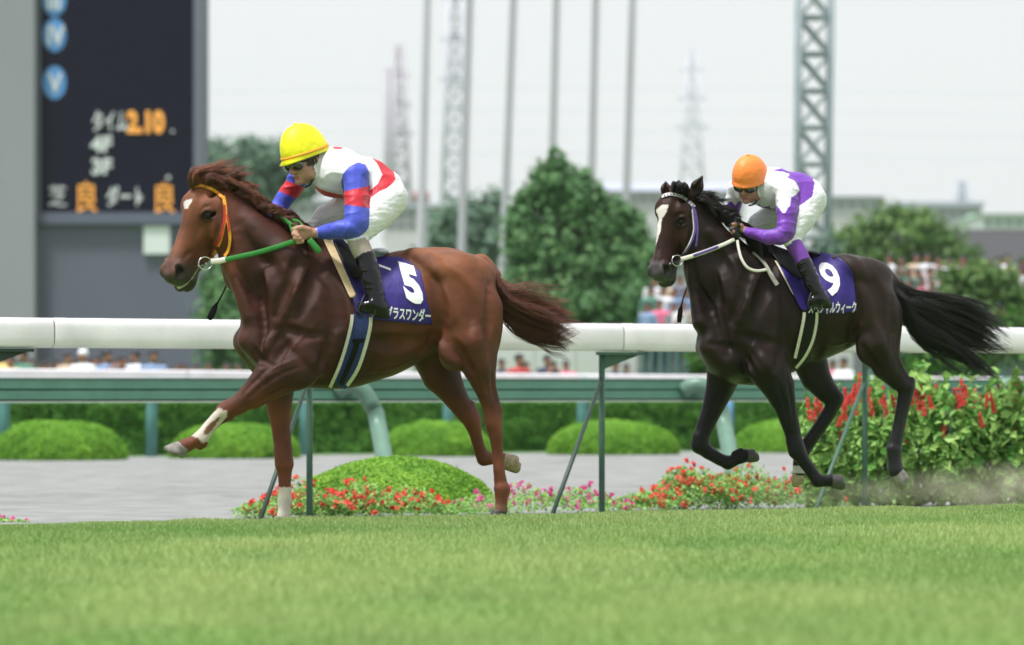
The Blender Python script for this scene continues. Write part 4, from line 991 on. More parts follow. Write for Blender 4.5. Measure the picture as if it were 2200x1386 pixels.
def hoofmesh(rig, c, axis, toe, wv, w, r=.055, h=.075, name='hoof', mt=None, parent=None, pt=0.):
    """c coronet pixel, axis / toe pixel directions"""
    c3 = rig.J(c[0], c[1], w); ax = np.array([axis[0], 0, -axis[1]], float); ax /= np.linalg.norm(ax)
    t3 = np.array([toe[0], wv, -toe[1]], float); t3 -= ax*(t3@ax); t3 /= np.linalg.norm(t3); sd_ = np.cross(ax, t3)
    V = []; n = 20; rows = [(-.012,.72,0),(0,.88,0),(.006,.86,.002),(.03,.91,.006),(.055,.95,.009),(.068,.90,.010),(.078,.76,.011),(.083,.52,.011),(.068,.4,.014),(.068,.02,.014)]
    for hh, rr, sh in rows:
        for k in range(n):
            a = 2*math.pi*k/n; ct, st = math.cos(a), math.sin(a)
            e = 1.06 + pt*max(0, hh)/.08*ct**2 if ct > 0 else .92 - .10*abs(ct)**3
            V.append(c3 + ax*hh*h/.075*(1 + (.0 if ct > 0 else -.15)) + t3*(rr*r*ct*e + sh) + sd_*rr*r*st*.88)
    F = [(i*n+k, i*n+(k+1)%n, (i+1)*n+(k+1)%n, (i+1)*n+k) for i in range(len(rows)-1) for k in range(n)]
    me = npmesh(name, rig.world(V), F); bm = bmesh.new(); bm.from_mesh(me); bmesh.ops.recalc_face_normals(bm, faces=bm.faces[:]); bm.to_mesh(me); bm.free()
    return link(name, me, mt, parent)

# ================================================================== HORSE A (chestnut, number 5)
def build_horse_a():
    r = A.r; J = A.J
    S = SDF((-2.25,-.62,-.08), (.1,.62,2.05), .0085)
    # torso
    o = np.array([0,0,0.]); I3 = np.array([[1,0,0],[0,0,1],[0,1,0]], float)
    def sec(px, top, bot, hw): a = J(px, top, 0); b = J(px, bot, 0); return (a[0], b[2], a[2], hw)
    S.loft(o, I3, [sec(*q) for q in [(518,660,735,.05),(535,625,768,.13),(570,590,806,.19),(620,545,826,.225),(680,516,834,.255),(740,530,835,.275),
        (800,548,822,.285),(860,538,800,.28),(910,532,774,.27),(960,532,745,.265),(1010,546,735,.24),(1045,566,735,.19),(1068,600,725,.12),(1076,640,700,.05)]], .03, 1, top=.42, bot=.25)
    # neck
    S.cone(J(625,600,0), J(570,556,-.01), r(98), r(84), .06, .62); S.cone(J(570,556,-.01), J(512,494,-.03), r(84), r(58), .05, .62)
    S.cone(J(512,494,-.03), J(478,455,-.03), r(58), r(50), .05, .68)
    S.cone(J(505,600,0), J(497,560,-.02), r(22), r(20), .05)
    # muscles of neck and shoulder
    S.cone(J(500,560,-.07), J(545,680,-.11), r(20), r(26), .03); S.cone(J(555,500,-.08), J(620,590,-.13), r(26), r(34), .05)
    S.ell(J(632,640,-.19), (r(52),.085,r(108)), [[.93,0,.36],[0,1,0],[-.36,0,.93]], .05)
    S.ell(J(632,640,.19), (r(52),.085,r(108)), [[.93,0,.36],[0,1,0],[-.36,0,.93]], .05)
    S.ell(J(660,740,-.20), (r(48),.07,r(58)), None, .04)
    S.cone(J(545,730,-.09), J(585,758,-.12), r(33), r(42), .06); S.cone(J(537,735,.09), J(575,770,.14), r(36), r(44), .05)
    S.cone(J(520,650,0), J(545,745,0), r(6), r(14), .02)
    for a_, b_, q in [((548,655,-.20),(562,770,-.23),5),((640,560,-.25),(705,690,-.31),6),((700,700,-.31),(655,790,-.30),6),
                      ((600,690,-.30),(640,750,-.31),4),((930,600,-.31),(965,700,-.31),6),((1035,640,-.27),(1045,760,-.23),5),((880,740,-.31),(935,690,-.31),6)]:
        S.cone(J(*a_), J(*b_), r(q), r(q)*.8, .06, op='s')
    
    # near fore leg, reaching forward
    S.ell(J(640,800,-.20), (r(44),.07,r(36)), None, .04)
    S.chain([(J(628,790,-.19), r(44)), (J(590,808,-.18), r(40)), (J(543,846,-.17), r(27)), (J(512,871,-.16), r(20.5))], .02, .85)
    S.cone(J(560,800,-.19), J(520,855,-.17), r(12), r(7), .02); S.cone(J(636,820,-.2), J(548,872,-.17), r(14), r(6), .03)
    S.chain([(J(504,872,-.16), r(20)), (J(484,884,-.16), r(20.5)), (J(474,892,-.16), r(15.5)), (J(450,918,-.15), r(14)), (J(432,940,-.15), r(15))], .012, .9)
    S.cone(J(492,896,-.16), J(478,902,-.16), r(9), r(8), .01)
    S.chain([(J(430,944,-.15), r(17.5)), (J(414,951,-.15), r(13.5)), (J(398,958,-.15), r(16))], .012); S.cone(J(438,955,-.15), J(430,962,-.15), r(8), r(6), .01)
    # far fore leg, planted
    S.chain([(J(598,800,.17), r(44)), (J(598,850,.16), r(32)), (J(603,915,.15), r(20.5)), (J(608,958,.14), r(19))], .02, .85)
    S.chain([(J(608,968,.14), r(19.5)), (J(611,998,.14), r(19.5)), (J(612,1018,.14), r(14.5)), (J(612,1050,.13), r(12.5)), (J(612,1076,.13), r(14.5)), (J(611,1098,.12), r(13)), (J(609,1112,.11), r(15))], .012, .9)
    # hind quarters
    S.ell(J(1000,668,-.15), (r(76),.15,r(120)), [[.97,0,.25],[0,1,0],[-.25,0,.97]], .05)
    S.ell(J(1000,668,.15), (r(74),.15,r(116)), [[.97,0,.25],[0,1,0],[-.25,0,.97]], .05)
    S.ell(J(975,590,-.12), (r(90),.12,r(48)), None, .05); S.ell(J(975,590,.12), (r(90),.12,r(48)), None, .05)
    S.cone(J(1048,660,-.14), J(1040,770,-.17), r(30), r(25), .04)
    S.ell(J(975,752,-.19), (r(34),.075,r(46)), None, .05)
    # near hind leg
    S.chain([(J(1012,735,-.18), r(54)), (J(1030,790,-.17), r(36)), (J(1044,838,-.16), r(23)), (J(1055,876,-.15), r(18.5))], .03, .85)
    S.chain([(J(1056,880,-.15), r(18)), (J(1060,908,-.15), r(19)), (J(1065,935,-.15), r(15)), (J(1069,970,-.14), r(12.5)), (J(1072,1010,-.14), r(12.5)), (J(1075,1032,-.13), r(14))], .012, .9)
    S.cone(J(1071,880,-.15), J(1068,912,-.15), r(8.5), r(9), .012); S.cone(J(1060,840,-.16), J(1071,880,-.15), r(7), r(7), .015)
    S.chain([(J(1078,1050,-.13), r(17.5)), (J(1077,1076,-.13), r(12.5)), (J(1076,1096,-.12), r(15))], .012); S.cone(J(1088,1054,-.13), J(1086,1062,-.13), r(8), r(7), .01)
    # far hind leg, folding under
    S.chain([(J(925,735,.16), r(58)), (J(948,805,.15), r(42)), (J(976,850,.15), r(28)), (J(1000,886,.15), r(22))], .03, .85)
    S.chain([(J(1002,886,.15), r(21)), (J(1014,905,.15), r(20)), (J(1021,930,.16), r(14.5)), (J(1028,958,.18), r(13)), (J(1034,974,.19), r(14))], .012, .9)
    S.cone(J(1012,868,.15), J(1024,900,.15), r(9), r(9), .012)
    S.chain([(J(1040,985,.20), r(17)), (J(1062,985,.21), r(12.5)), (J(1084,989,.22), r(16))], .012)
    # dock
    S.cone(J(1035,566,0), J(1062,592,.0), r(20), r(15), .03)
    for pth, sz, am, kk in [
        ([(505,560),(530,600),(556,648),(566,700)], 13, -.016, .03), ([(560,640),(566,690),(566,740),(572,772)], 8, -.018, .02), ([(520,480),(556,540),(600,620),(610,680)], 22, -.012, .04),
        ([(508,500),(530,570),(558,630)], 16, .008, .03), ([(530,470),(580,520),(640,560)], 26, .006, .05),
        ([(668,545),(645,600),(615,665),(596,715)], 12, .013, .03), ([(690,560),(668,620),(640,680)], 14, -.010, .04), ([(640,560),(612,620),(588,680)], 12, -.010, .03),
        ([(596,715),(580,735),(575,760)], 9, .010, .02), ([(610,705),(650,720),(690,720)], 10, -.011, .03), ([(640,742),(668,772),(690,800)], 16, .010, .03),
        ([(712,640),(712,700),(702,760),(680,806)], 10, -.015, .03), ([(620,735),(598,765),(570,790)], 8, -.010, .02), ([(545,745),(556,770),(580,784)], 7, -.012, .02),
        ([(640,790),(600,805),(560,832),(530,860)], 5, -.008, .012), ([(616,770),(580,790),(545,820),(520,848)], 5, -.008, .012), ([(640,770),(596,788),(560,812)], 2.4, .005, .008),
        ([(648,826),(600,842),(556,868)], 6, -.007, .012), ([(690,690),(660,712),(634,745),(612,766)], 2.2, .004, .008),
        ([(735,690),(742,740),(738,790)], 12, -.006, .04), ([(800,735),(850,745),(895,735)], 16, -.006, .05), ([(780,800),(840,792),(890,770)], 2.4, .004, .010),
        ([(925,575),(938,630),(942,690),(925,745)], 14, -.016, .04), ([(896,770),(915,748),(935,720)], 9, .010, .02), ([(960,590),(1000,640),(1015,700)], 20, -.007, .05),
        ([(1052,610),(1052,670),(1046,730),(1040,780)], 9, -.014, .03), ([(1020,700),(1030,760),(1046,820)], 12, .007, .03), ([(975,735),(992,770),(1012,800)], 10, -.010, .03), ([(950,740),(965,768),(985,782)], 10, .008, .03),
        ([(1056,800),(1062,840),(1066,870)], 4.5, -.009, .012), ([(1030,800),(1040,840),(1052,872)], 3, .005, .010), ([(1064,925),(1066,970),(1070,1015)], 3, -.005, .008),
        ([(480,893),(455,918),(436,940)], 3.2, -.005, .008), ([(600,880),(604,920),(606,950)], 4, -.005, .010), ([(611,1010),(612,1040),(612,1060)], 3, -.004, .008),
        ([(880,545),(920,560),(950,590)], 16, .006, .04), ([(700,600),(716,650),(724,700)], 18, -.005, .05)]:
        relief(A, S, pth, sz, am*.68, kk)
    fr = headframe(A, (433,387), (354,590), -.02, -.09, R(49))
    at = horse_head(S, fr, [], 1.06, 1.12, 1.2)
    e0 = at(.02,-.03,.06); S.cone(e0, e0+np.array([.1,-.01,.025]), .022, .006, .015)
    for pth, sz, am in [([(431,463),(438,452),(449,451),(460,461)],4,.007),([(434,468),(446,474),(459,467)],3.5,.005),([(428,456),(438,444),(452,444)],4,-.005),([(470,480),(462,505),(448,525)],6,-.006),([(395,560),(404,545),(418,540)],5,-.005)]: relief(A, S, pth, sz, am, .008)
    eye3 = A.J(447.5, 462.5, A.hit([S], 447.5, 462.5) + .0075)
    V, Q = S.mesh(); N = vnormals(V, Q); V = V + N*(vnoise(V, 9)*.0022 + vnoise(V*np.array([1,1,1.8]), 22)*.0010)[:,None]; px, py = A.pix(V)
    # coat colour
    base = np.array([.118,.036,.016]); c = np.tile(base, (len(V),1))
    def mixc(c, col, f): return c*(1-f[:,None]) + np.array(col)*f[:,None]
    sm = lambda x, a, b: np.clip((x-a)/(b-a), 0, 1)**2*(3-2*np.clip((x-a)/(b-a), 0, 1))
    nz_ = vnoise(V, 5)*.5 + vnoise(V, 14)*.25
    c = mixc(c, (.030,.010,.008), (1-sm(px+nz_*60, 700, 960))*sm(px, 470, 540)*sm(870-py, 0, 60)*.8)     # darker shoulder and neck, partly shade painted into the coat
    c = mixc(c, (.215,.078,.030), sm(px, 820, 920)*sm(640-py+nz_*50, 0, 130)*.85)                           # copper croup, partly its lit tone painted into the coat
    c = mixc(c, (.042,.013,.008), sm(py, 690, 780)*sm(px, 700, 740)*sm(900-py, 0, 60)*.5)  # darker belly, partly shade painted into the coat
    c = mixc(c, (.15,.044,.020), sm(py, 850, 900)*.7)
    rel = (V - fr[0])@fr[1].T/fr[2]; l = rel[:,0]/.6; n_ = rel[:,1]/1.2; w_ = rel[:,2]/1.2
    hd = (l > -.05) & (l < 1.15) & (n_ > -.30) & (n_ < .08) & (np.abs(w_) < .14) & (px < 515)
    c = np.where(hd[:,None], mixc(c, (.175,.060,.028), np.full(len(V), .8)), c)
    c = np.where(hd[:,None], mixc(c, (.05,.038,.036), sm(l + nz_*.06, .70, .9)*(.9*sm(-n_, -.02, .02)+.1*sm(l,.88,.96))), c)
    ed = np.sqrt(((px-446)/19)**2 + ((py-463)/15)**2); c = np.where((hd & (N[:,1] < .3))[:,None], mixc(c, (.012,.007,.006), (1-sm(ed, .45, 1.3))*.9), c)
    mg = hd & (l > .76) & (w_ > 0) & (np.abs(n_+.146-.14*(l-.76)) < .005) ; c[mg] = (.5,.47,.42)
    for wv_ in (1,-1):
        nd_ = np.sqrt(((l-.925)*.6/.034)**2 + ((n_+.024)/.020)**2 + ((w_-.060*wv_)/.022)**2); c = np.where(hd[:,None], mixc(c, (.006,.004,.004), (1-sm(nd_, .75, 1.25))), c)
    star = inpoly(px, py, [(395,434),(402,428),(413,427),(413,431),(408,440),(402,450),(396,447),(394,440)]) & (N[:,1] < .4) & hd; c[star] = (.62,.58,.55)
    sp_ = inpoly(px, py, [(469,876),(489,884),(487,896),(470,916),(450,948),(436,952),(424,940),(409,936),(416,928),(438,908)]) & (V[:,1] < .0); 
    br = inpoly(px, py, [(466,898),(474,896),(464,914),(448,932),(436,934),(444,916)])
    c[sp_] = (.56,.50,.42); c[sp_ & br] = (.2,.1,.06)
    c[(py > 1047) & (px < 660) & (px > 560)] = (.60,.55,.46)
    c[(py > 1085) & (px > 1050)] = (.2,.09,.05)
    c *= (1 + .12*nz_)[:,None]
    W_ = A.world(V)
    root = empty('racehorse', (PW(790, 1118, 24.0).x, 24.0, 0))
    tag(root, 'chestnut racehorse with a white star, galloping ahead and wearing the number 5 cloth', 'horse')
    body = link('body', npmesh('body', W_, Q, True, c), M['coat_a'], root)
    # eye
    mb = MB(); bm = bmesh.new(); bmesh.ops.create_uvsphere(bm, u_segments=16, v_segments=10, radius=.021)
    for v in bm.verts: v.co = Vector(A.world([np.array(v.co) + eye3])[0])
    me = bpy.data.meshes.new('eye'); bm.to_mesh(me); bm.free(); [setattr(p, 'use_smooth', True) for p in me.polygons]; link('eye', me, M['eye'], root)
    print('eyeA', A.pix([at(.272,-.062,.09)]), 'poll', A.pix([at(0,0,0)]))
    hoofmesh(A, (395,960), (-16,26), (-40,-8), -.3, -.15, .058, .066, 'hoof', M['hoof'], root, .6)
    hoofmesh(A, (608,1114), (-4,20), (-30,0), -.2, .11, .054, .05, 'hoof', M['hoof'], root)
    hoofmesh(A, (1076,1098), (-3,20), (-30,0), -.2, -.12, .054, .05, 'hoof', M['hoof_dark'], root)
    hoofmesh(A, (1086,989), (26,3), (-4,30), -.2, .22, .060, .085, 'hoof', M['hoof_tan'], root)
    g = np.random.default_rng(5); st = []; hc = []
    def lk(*a, **k): locks(A, g, st, hc, *a, **k)
    # forelock and poll tuft, swept up and back by the wind
    for i in range(34):
        u = g.random(); p = np.array([412+62*u, 402-8*u+g.normal(0,3)]); top = np.array([430+66*u+g.normal(0,8), 362+24*u+g.normal(0,8)]); end = top + np.array([g.uniform(22,58), g.uniform(-20,30)])
        lk([p, p*.5+top*.5+np.array([-7,-3]), top, end], g.normal(-.03,.04), 20, 9, 6, (.19,.062,.030) if g.random()<.6 else (.10,.034,.018))
    for i in range(20):
        u = g.random(); p = np.array([470+45*u, 400+20*u]); end = p+np.array([g.uniform(22,48), g.uniform(-34,6)]); lk([p, p*.5+end*.5+np.array([-2,-9]), end], g.normal(0,.03), 22, 5, 4, (.17,.058,.03))
    for i in range(95):
        u = g.random(); p = np.array([490+165*u, 408+98*u]) + g.normal(0,3,2); L = g.uniform(28,62); d = np.array([.86, .45+g.normal(0,.22)]); end = p+d*L + np.array([0,-10*(1-u)])
        lk([p, p*.55+end*.45+np.array([6,-10-5*g.random()]), end+np.array([0,3])], g.normal(-.03,.035)-.02*u, 26, 5, 3.5, (.095,.035,.02) if g.random() < .75 else (.16,.055,.03))
    Vh, Fh = strands(st, 3); link('mane', npmesh('mane', A.world(Vh), Fh, True, np.repeat(np.array(hc), 30, 0)), M['hair_red'], root)
    st = []; hc = []
    for i in range(44):
        b = (i % 22)/21.; L = g.uniform(.55,1)
        p0 = np.array([1045+g.normal(0,4), 580+18*b]); m1 = np.array([1082+g.normal(0,5), 612+58*b]); m2 = np.array([1120+g.normal(0,8), 640+82*b+g.normal(0,5)]); m3 = np.array([1120+85*L, 652+88*b+6*L+g.normal(0,7)])
        end = m3 + np.array([g.uniform(18,46)*L, g.normal(2,9)])
        lk([p0, m1, m2, m3, end], g.normal(0,.04), 30, 9, 5, (.085,.028,.016) if b > .25 else (.14,.048,.026))
    for i in range(14):
        p0 = np.array([1060, 590]); e = np.array([g.uniform(1130,1250), g.uniform(600,770)]); lk([p0, (1085+g.normal(0,6), 630+.2*(e[1]-640)), e*.6+p0*.4+np.array([5,12]), e], g.normal(0,.06), 7, 14, 12, (.12,.042,.024))
    Vh, Fh = strands(st, 3); link('tail', npmesh('tail', A.world(Vh), Fh, True, np.repeat(np.array(hc), 30, 0)), M['hair_red'], root)
    return S, root, at

# ================================================================== HORSE B (dark bay, number 9)
def build_horse_b():
    r = B.r; J = B.J
    S = SDF((.7,-.62,0.0), (2.95,.62,2.25), .0085)
    o = np.array([0,0,0.]); I3 = np.array([[1,0,0],[0,0,1],[0,1,0]], float)
    def sec(px, top, bot, hw): a = J(px, top, 0); b = J(px, bot, 0); return (a[0], b[2], a[2], hw)
    S.loft(o, I3, [sec(*q) for q in [(1500,670,745,.06),(1515,640,785,.14),(1545,600,812,.2),(1590,560,826,.235),(1640,538,826,.26),(1690,545,806,.275),
        (1740,552,784,.28),(1790,546,764,.27),(1830,546,745,.26),(1870,562,722,.24),(1900,585,710,.19),(1922,612,705,.12),(1934,650,690,.05)]], .03, 1, top=.42, bot=.25)
    S.cone(J(1585,620,0), J(1545,575,-.02), r(84), r(72), .06, .62); S.cone(J(1545,575,-.02), J(1505,505,-.05), r(72), r(48), .05, .62)
    S.cone(J(1505,505,-.05), J(1488,462,-.06), r(48), r(40), .05, .7)
    S.cone(J(1490,580,-.02), J(1512,690,-.08), r(16), r(26), .04); S.cone(J(1530,510,-.09), J(1585,600,-.14), r(20), r(28), .05)
    S.ell(J(1600,640,-.19), (r(44),.085,r(92)), [[.93,0,.36],[0,1,0],[-.36,0,.93]], .05)
    S.ell(J(1600,640,.19), (r(44),.085,r(92)), [[.93,0,.36],[0,1,0],[-.36,0,.93]], .05)
    S.ell(J(1640,740,-.19), (r(46),.075,r(58)), None, .04)
    S.cone(J(1533,745,-.09), J(1568,775,-.10), r(32), r(38), .06); S.cone(J(1525,745,.09), J(1550,765,.13), r(31), r(35), .05)
    for a_, b_, q in [((1528,660,-.20),(1556,760,-.23),4),((1600,575,-.25),(1655,690,-.31),5),((1655,700,-.31),(1630,780,-.30),6),
                      ((1835,600,-.31),(1850,690,-.31),6),((1905,650,-.28),(1905,740,-.23),4)]:
        S.cone(J(*a_), J(*b_), r(q), r(q)*.8, .06, op='s')
    # near fore leg, folding
    S.chain([(J(1650,790,-.18), r(46)), (J(1672,830,-.18), r(36)), (J(1687,875,-.17), r(24)), (J(1703,930,-.16), r(18))], .03, .85)
    S.chain([(J(1706,945,-.16), r(18.5)), (J(1712,968,-.16), r(19.5)), (J(1726,990,-.16), r(14)), (J(1742,1012,-.16), r(13)), (J(1752,1026,-.16), r(13.5))], .012, .9)
    S.chain([(J(1757,1033,-.16), r(15)), (J(1772,1034,-.16), r(11.5)), (J(1787,1032,-.16), r(14))], .012)
    # far fore leg, folded high
    S.chain([(J(1560,790,.15), r(44)), (J(1548,830,.15), r(32)), (J(1528,885,.14), r(22)), (J(1512,925,.13), r(18.5))], .03, .85)
    S.chain([(J(1506,940,.13), r(20)), (J(1504,956,.13), r(20)), (J(1522,972,.13), r(15)), (J(1545,986,.13), r(13)), (J(1560,993,.13), r(13.5))], .012, .9)
    S.chain([(J(1565,994,.13), r(15)), (J(1582,988,.13), r(11.5)), (J(1603,979,.13), r(14))], .012)
    S.cone(J(1578,976,.13), J(1592,968,.13), r(7), r(6), .01)
    # quarters
    S.ell(J(1880,670,-.15), (r(56),.14,r(98)), [[.97,0,.22],[0,1,0],[-.22,0,.97]], .05)
    S.ell(J(1880,670,.15), (r(54),.14,r(94)), [[.97,0,.22],[0,1,0],[-.22,0,.97]], .05)
    S.ell(J(1850,592,-.12), (r(72),.12,r(40)), None, .05); S.ell(J(1850,592,.12), (r(72),.12,r(40)), None, .05)
    S.cone(J(1912,670,-.14), J(1906,755,-.16), r(26), r(22), .04); S.ell(J(1868,748,-.18), (r(30),.07,r(38)), None, .05)
    # near hind leg
    S.chain([(J(1888,740,-.17), r(46)), (J(1905,785,-.17), r(34)), (J(1930,815,-.16), r(25)), (J(1945,830,-.16), r(20))], .03, .85)
    S.chain([(J(1948,832,-.16), r(19)), (J(1944,856,-.16), r(17)), (J(1937,890,-.16), r(15)), (J(1929,928,-.16), r(14.5)), (J(1924,950,-.16), r(15.5))], .012, .9)
    S.cone(J(1958,818,-.16), J(1953,845,-.16), r(9), r(9), .012)
    S.chain([(J(1921,966,-.16), r(18)), (J(1922,990,-.16), r(15)), (J(1925,1012,-.16), r(18))], .012)
    # far hind leg
    S.chain([(J(1735,760,.15), r(42)), (J(1752,810,.15), r(34)), (J(1775,840,.15), r(26)), (J(1792,856,.15), r(21))], .03, .85)
    S.chain([(J(1795,858,.15), r(18)), (J(1783,884,.15), r(16)), (J(1760,920,.15), r(15)), (J(1738,950,.15), r(15)), (J(1727,968,.15), r(16))], .012, .9)
    S.cone(J(1806,852,.15), J(1799,872,.15), r(7), r(7), .012)
    S.chain([(J(1720,980,.15), r(17)), (J(1716,998,.15), r(13.5)), (J(1717,1014,.15), r(15))], .012)
    S.cone(J(1905,592,0), J(1928,614,.0), r(16), r(12), .03)
    for pth, sz, am, kk in [
        ([(1490,570),(1508,620),(1530,680),(1545,720)], 11, -.016, .03), ([(1545,665),(1556,710),(1566,760)], 8, -.016, .02), ([(1515,510),(1550,570),(1580,640)], 20, -.012, .04),
        ([(1495,520),(1512,580),(1535,640)], 14, .009, .03), ([(1530,500),(1575,540),(1620,580)], 22, .006, .05),
        ([(1640,560),(1618,620),(1595,680),(1580,730)], 11, .013, .03), ([(1660,570),(1640,630),(1618,690)], 13, -.010, .04), ([(1612,570),(1590,630),(1568,690)], 11, -.010, .03),
        ([(1520,740),(1555,742),(1590,760),(1600,800)], 8, -.012, .02), ([(1590,720),(1630,730),(1664,735)], 9, -.010, .03), ([(1625,750),(1650,780),(1665,815)], 14, .010, .03),
        ([(1680,640),(1684,700),(1680,750),(1665,800)], 9, -.014, .03), ([(1600,760),(1618,800),(1640,826)], 7, -.011, .02),
        ([(1665,810),(1680,850),(1692,900)], 5, -.009, .012), ([(1690,800),(1700,850),(1706,900)], 5, -.008, .012), ([(1650,700),(1630,725),(1610,760)], 2.2, .005, .008),
        ([(1752,690),(1762,730),(1756,770)], 12, -.006, .04), ([(1760,735),(1800,740),(1836,725)], 2.4, .005, .010),
        ([(1815,575),(1832,630),(1838,680),(1828,722)], 12, -.016, .04), ([(1820,745),(1836,722),(1850,700)], 8, .010, .02), ([(1860,590),(1890,640),(1898,700)], 18, -.007, .05),
        ([(1916,640),(1918,700),(1914,750),(1918,790)], 8, -.014, .03), ([(1880,700),(1898,750),(1920,800)], 11, .008, .03), ([(1850,745),(1868,775),(1892,800)], 8, -.009, .03),
        ([(1926,770),(1944,800),(1952,822)], 4.5, -.009, .012), ([(1940,860),(1932,900),(1926,940)], 3, -.006, .008), ([(1716,980),(1734,1004),(1748,1022)], 3, -.005, .008),
        ([(1545,840),(1530,880),(1518,920)], 4, -.006, .010), ([(1790,870),(1765,905),(1740,945)], 3, -.005, .008), ([(1790,560),(1830,570),(1862,600)], 15, .006, .04)]:
        relief(B, S, pth, sz, am*.68, kk)
    fr = headframe(B, (1441,402), (1405,590), -.05, -.12, R(56))
    er = r(13.5)
    ears = [(J(1489,418,-.13), J(1510,377,-.15), er), (J(1431,420,-.02), J(1430,388,-.02), er*.85)]
    at = horse_head(S, fr, ears, 1.06, 1.12, 1.2)
    for pth, sz, am in [([(1451,477),(1458,467),(1468,466),(1477,475)],3.5,.007),([(1454,482),(1464,488),(1476,481)],3,.005),([(1449,470),(1458,460),(1470,459)],4,-.005),([(1486,492),(1480,515),(1468,532)],5,-.006)]: relief(B, S, pth, sz, am, .008)
    eye3 = B.J(1464.5, 476.5, B.hit([S], 1464.5, 476.5) + .0085)
    V, Q = S.mesh(); N = vnormals(V, Q); V = V + N*(vnoise(V, 9)*.0022 + vnoise(V*np.array([1,1,1.8]), 22)*.0010)[:,None]; px, py = B.pix(V)
    def mixc(c, col, f): return c*(1-f[:,None]) + np.array(col)*f[:,None]
    sm = lambda x, a, b: np.clip((x-a)/(b-a), 0, 1)**2*(3-2*np.clip((x-a)/(b-a), 0, 1))
    nz_ = vnoise(V, 5)*.5 + vnoise(V, 14)*.25
    c = np.tile(np.array([.015,.008,.006]), (len(V),1))
    c = mixc(c, (.023,.013,.009), sm(px, 1740, 1830)*sm(790-py, 0, 60)*.8)
    c = mixc(c, (.0035,.0035,.004), sm(py+nz_*30, 770, 860)); c = mixc(c, (.020,.019,.021), sm(py+nz_*20, 850, 900)*sm(px, 1885, 1900)*.8)
    rel = (V - fr[0])@fr[1].T/fr[2]; l = rel[:,0]/.6; n_ = rel[:,1]/1.2; w_ = rel[:,2]/1.2
    hd = (l > -.05) & (l < 1.15) & (n_ > -.30) & (n_ < .08) & (np.abs(w_) < .14) & (px < 1512)
    c = np.where(hd[:,None], mixc(c, (.036,.014,.010), np.full(len(V), .75)), c)
    c = np.where(hd[:,None], mixc(c, (.05,.047,.05), sm(l + nz_*.05, .80, .92)), c)
    ed = np.sqrt(((px-1464.5)/16)**2 + ((py-477)/13)**2); c = np.where((hd & (N[:,1] < .3))[:,None], mixc(c, (.005,.004,.004), (1-sm(ed, .45, 1.3))*.9), c)
    for wv_ in (1,-1):
        nd_ = np.sqrt(((l-.925)*.6/.034)**2 + ((n_+.024)/.020)**2 + ((w_-.060*wv_)/.022)**2); c = np.where(hd[:,None], mixc(c, (.004,.003,.003), (1-sm(nd_, .75, 1.25))), c)
    bl = inpoly(px, py, [(1409,451),(1421,441),(1437,440),(1431,458),(1422,470),(1419,497),(1410,524),(1399,545),(1398,530),(1408,494),(1416,470),(1410,455)]) & (N[:,1] < .45) & hd
    c[bl] = (.68,.63,.6)
    c[(px > 1700) & (px < 1745) & (py > 1000) & (py < 1016) & (V[:,1] > 0)] = (.5,.48,.45)
    c *= (1 + .12*nz_)[:,None]
    root = empty('racehorse', (PW(1700, 1075, 28.1).x, 28.1, 0))
    tag(root, 'dark bay racehorse with a long white blaze, galloping behind in the number 9 cloth', 'horse')
    link('body', npmesh('body', B.world(V), Q, True, c), M['coat_b'], root)
    bm = bmesh.new(); bmesh.ops.create_uvsphere(bm, u_segments=16, v_segments=10, radius=.021)
    for v in bm.verts: v.co = Vector(B.world([np.array(v.co) + eye3])[0])
    me = bpy.data.meshes.new('eye'); bm.to_mesh(me); bm.free(); [setattr(p, 'use_smooth', True) for p in me.polygons]; link('eye', me, M['eye'], root)
    print('eyeB', B.pix([at(.274,-.044,.088)]))
    hoofmesh(B, (1603,979), (24,-8), (6,26), -.2, .13, .054, .075, 'hoof', M['hoof_dark'], root)
    hoofmesh(B, (1789,1032), (24,0), (0,28), -.2, -.16, .058, .08, 'hoof', M['hoof_dark'], root)
    hoofmesh(B, (1928,1014), (20,22), (-6,24), -.2, -.16, .066, .105, 'hoof', M['hoof'], root)
    hoofmesh(B, (1717,1016), (3,30), (-20,0), -.2, .15, .052, .085, 'hoof', M['hoof_tan'], root)
    g = np.random.default_rng(6); st = []; hc = []
    def lk(*a, **k): locks(B, g, st, hc, *a, **k)
    bk = (.008,.007,.007)
    for i in range(26):
        u = g.random(); p = np.array([1452+22*u, 404+g.normal(0,4)]); top = np.array([1446+28*u+g.normal(0,4), 391+4*u+g.normal(0,2)]); end = np.array([1448+38*u+g.normal(0,5), 408+g.uniform(-6,12)])
        lk([p, top, end], g.normal(-.09,.03), 22, 4, 3, bk)
    for i in range(30):
        u = g.random(); p = np.array([1488+60*u, 415+45*u]); end = p+np.array([g.uniform(22,48), g.uniform(-12,20)]); lk([p, p*.5+end*.5+np.array([2,-7]), end], g.normal(-.04,.03), 16, 4, 4, bk)
    for i in range(170):
        u = g.random(); p = np.array([1482+140*u, 412+112*u]) + g.normal(0,2.5,2); L = g.uniform(26,56); d = np.array([.8, .55+g.normal(0,.22)]); end = p+d*L
        lk([p, p*.55+end*.45+np.array([6,-7-4*g.random()]), end], g.normal(-.06,.035), 26, 5, 3.5, bk)
    Vh, Fh = strands(st, 3); link('mane', npmesh('mane', B.world(Vh), Fh, True, np.repeat(np.array(hc), 30, 0)), M['hair_black'], root)
    st = []; hc = []
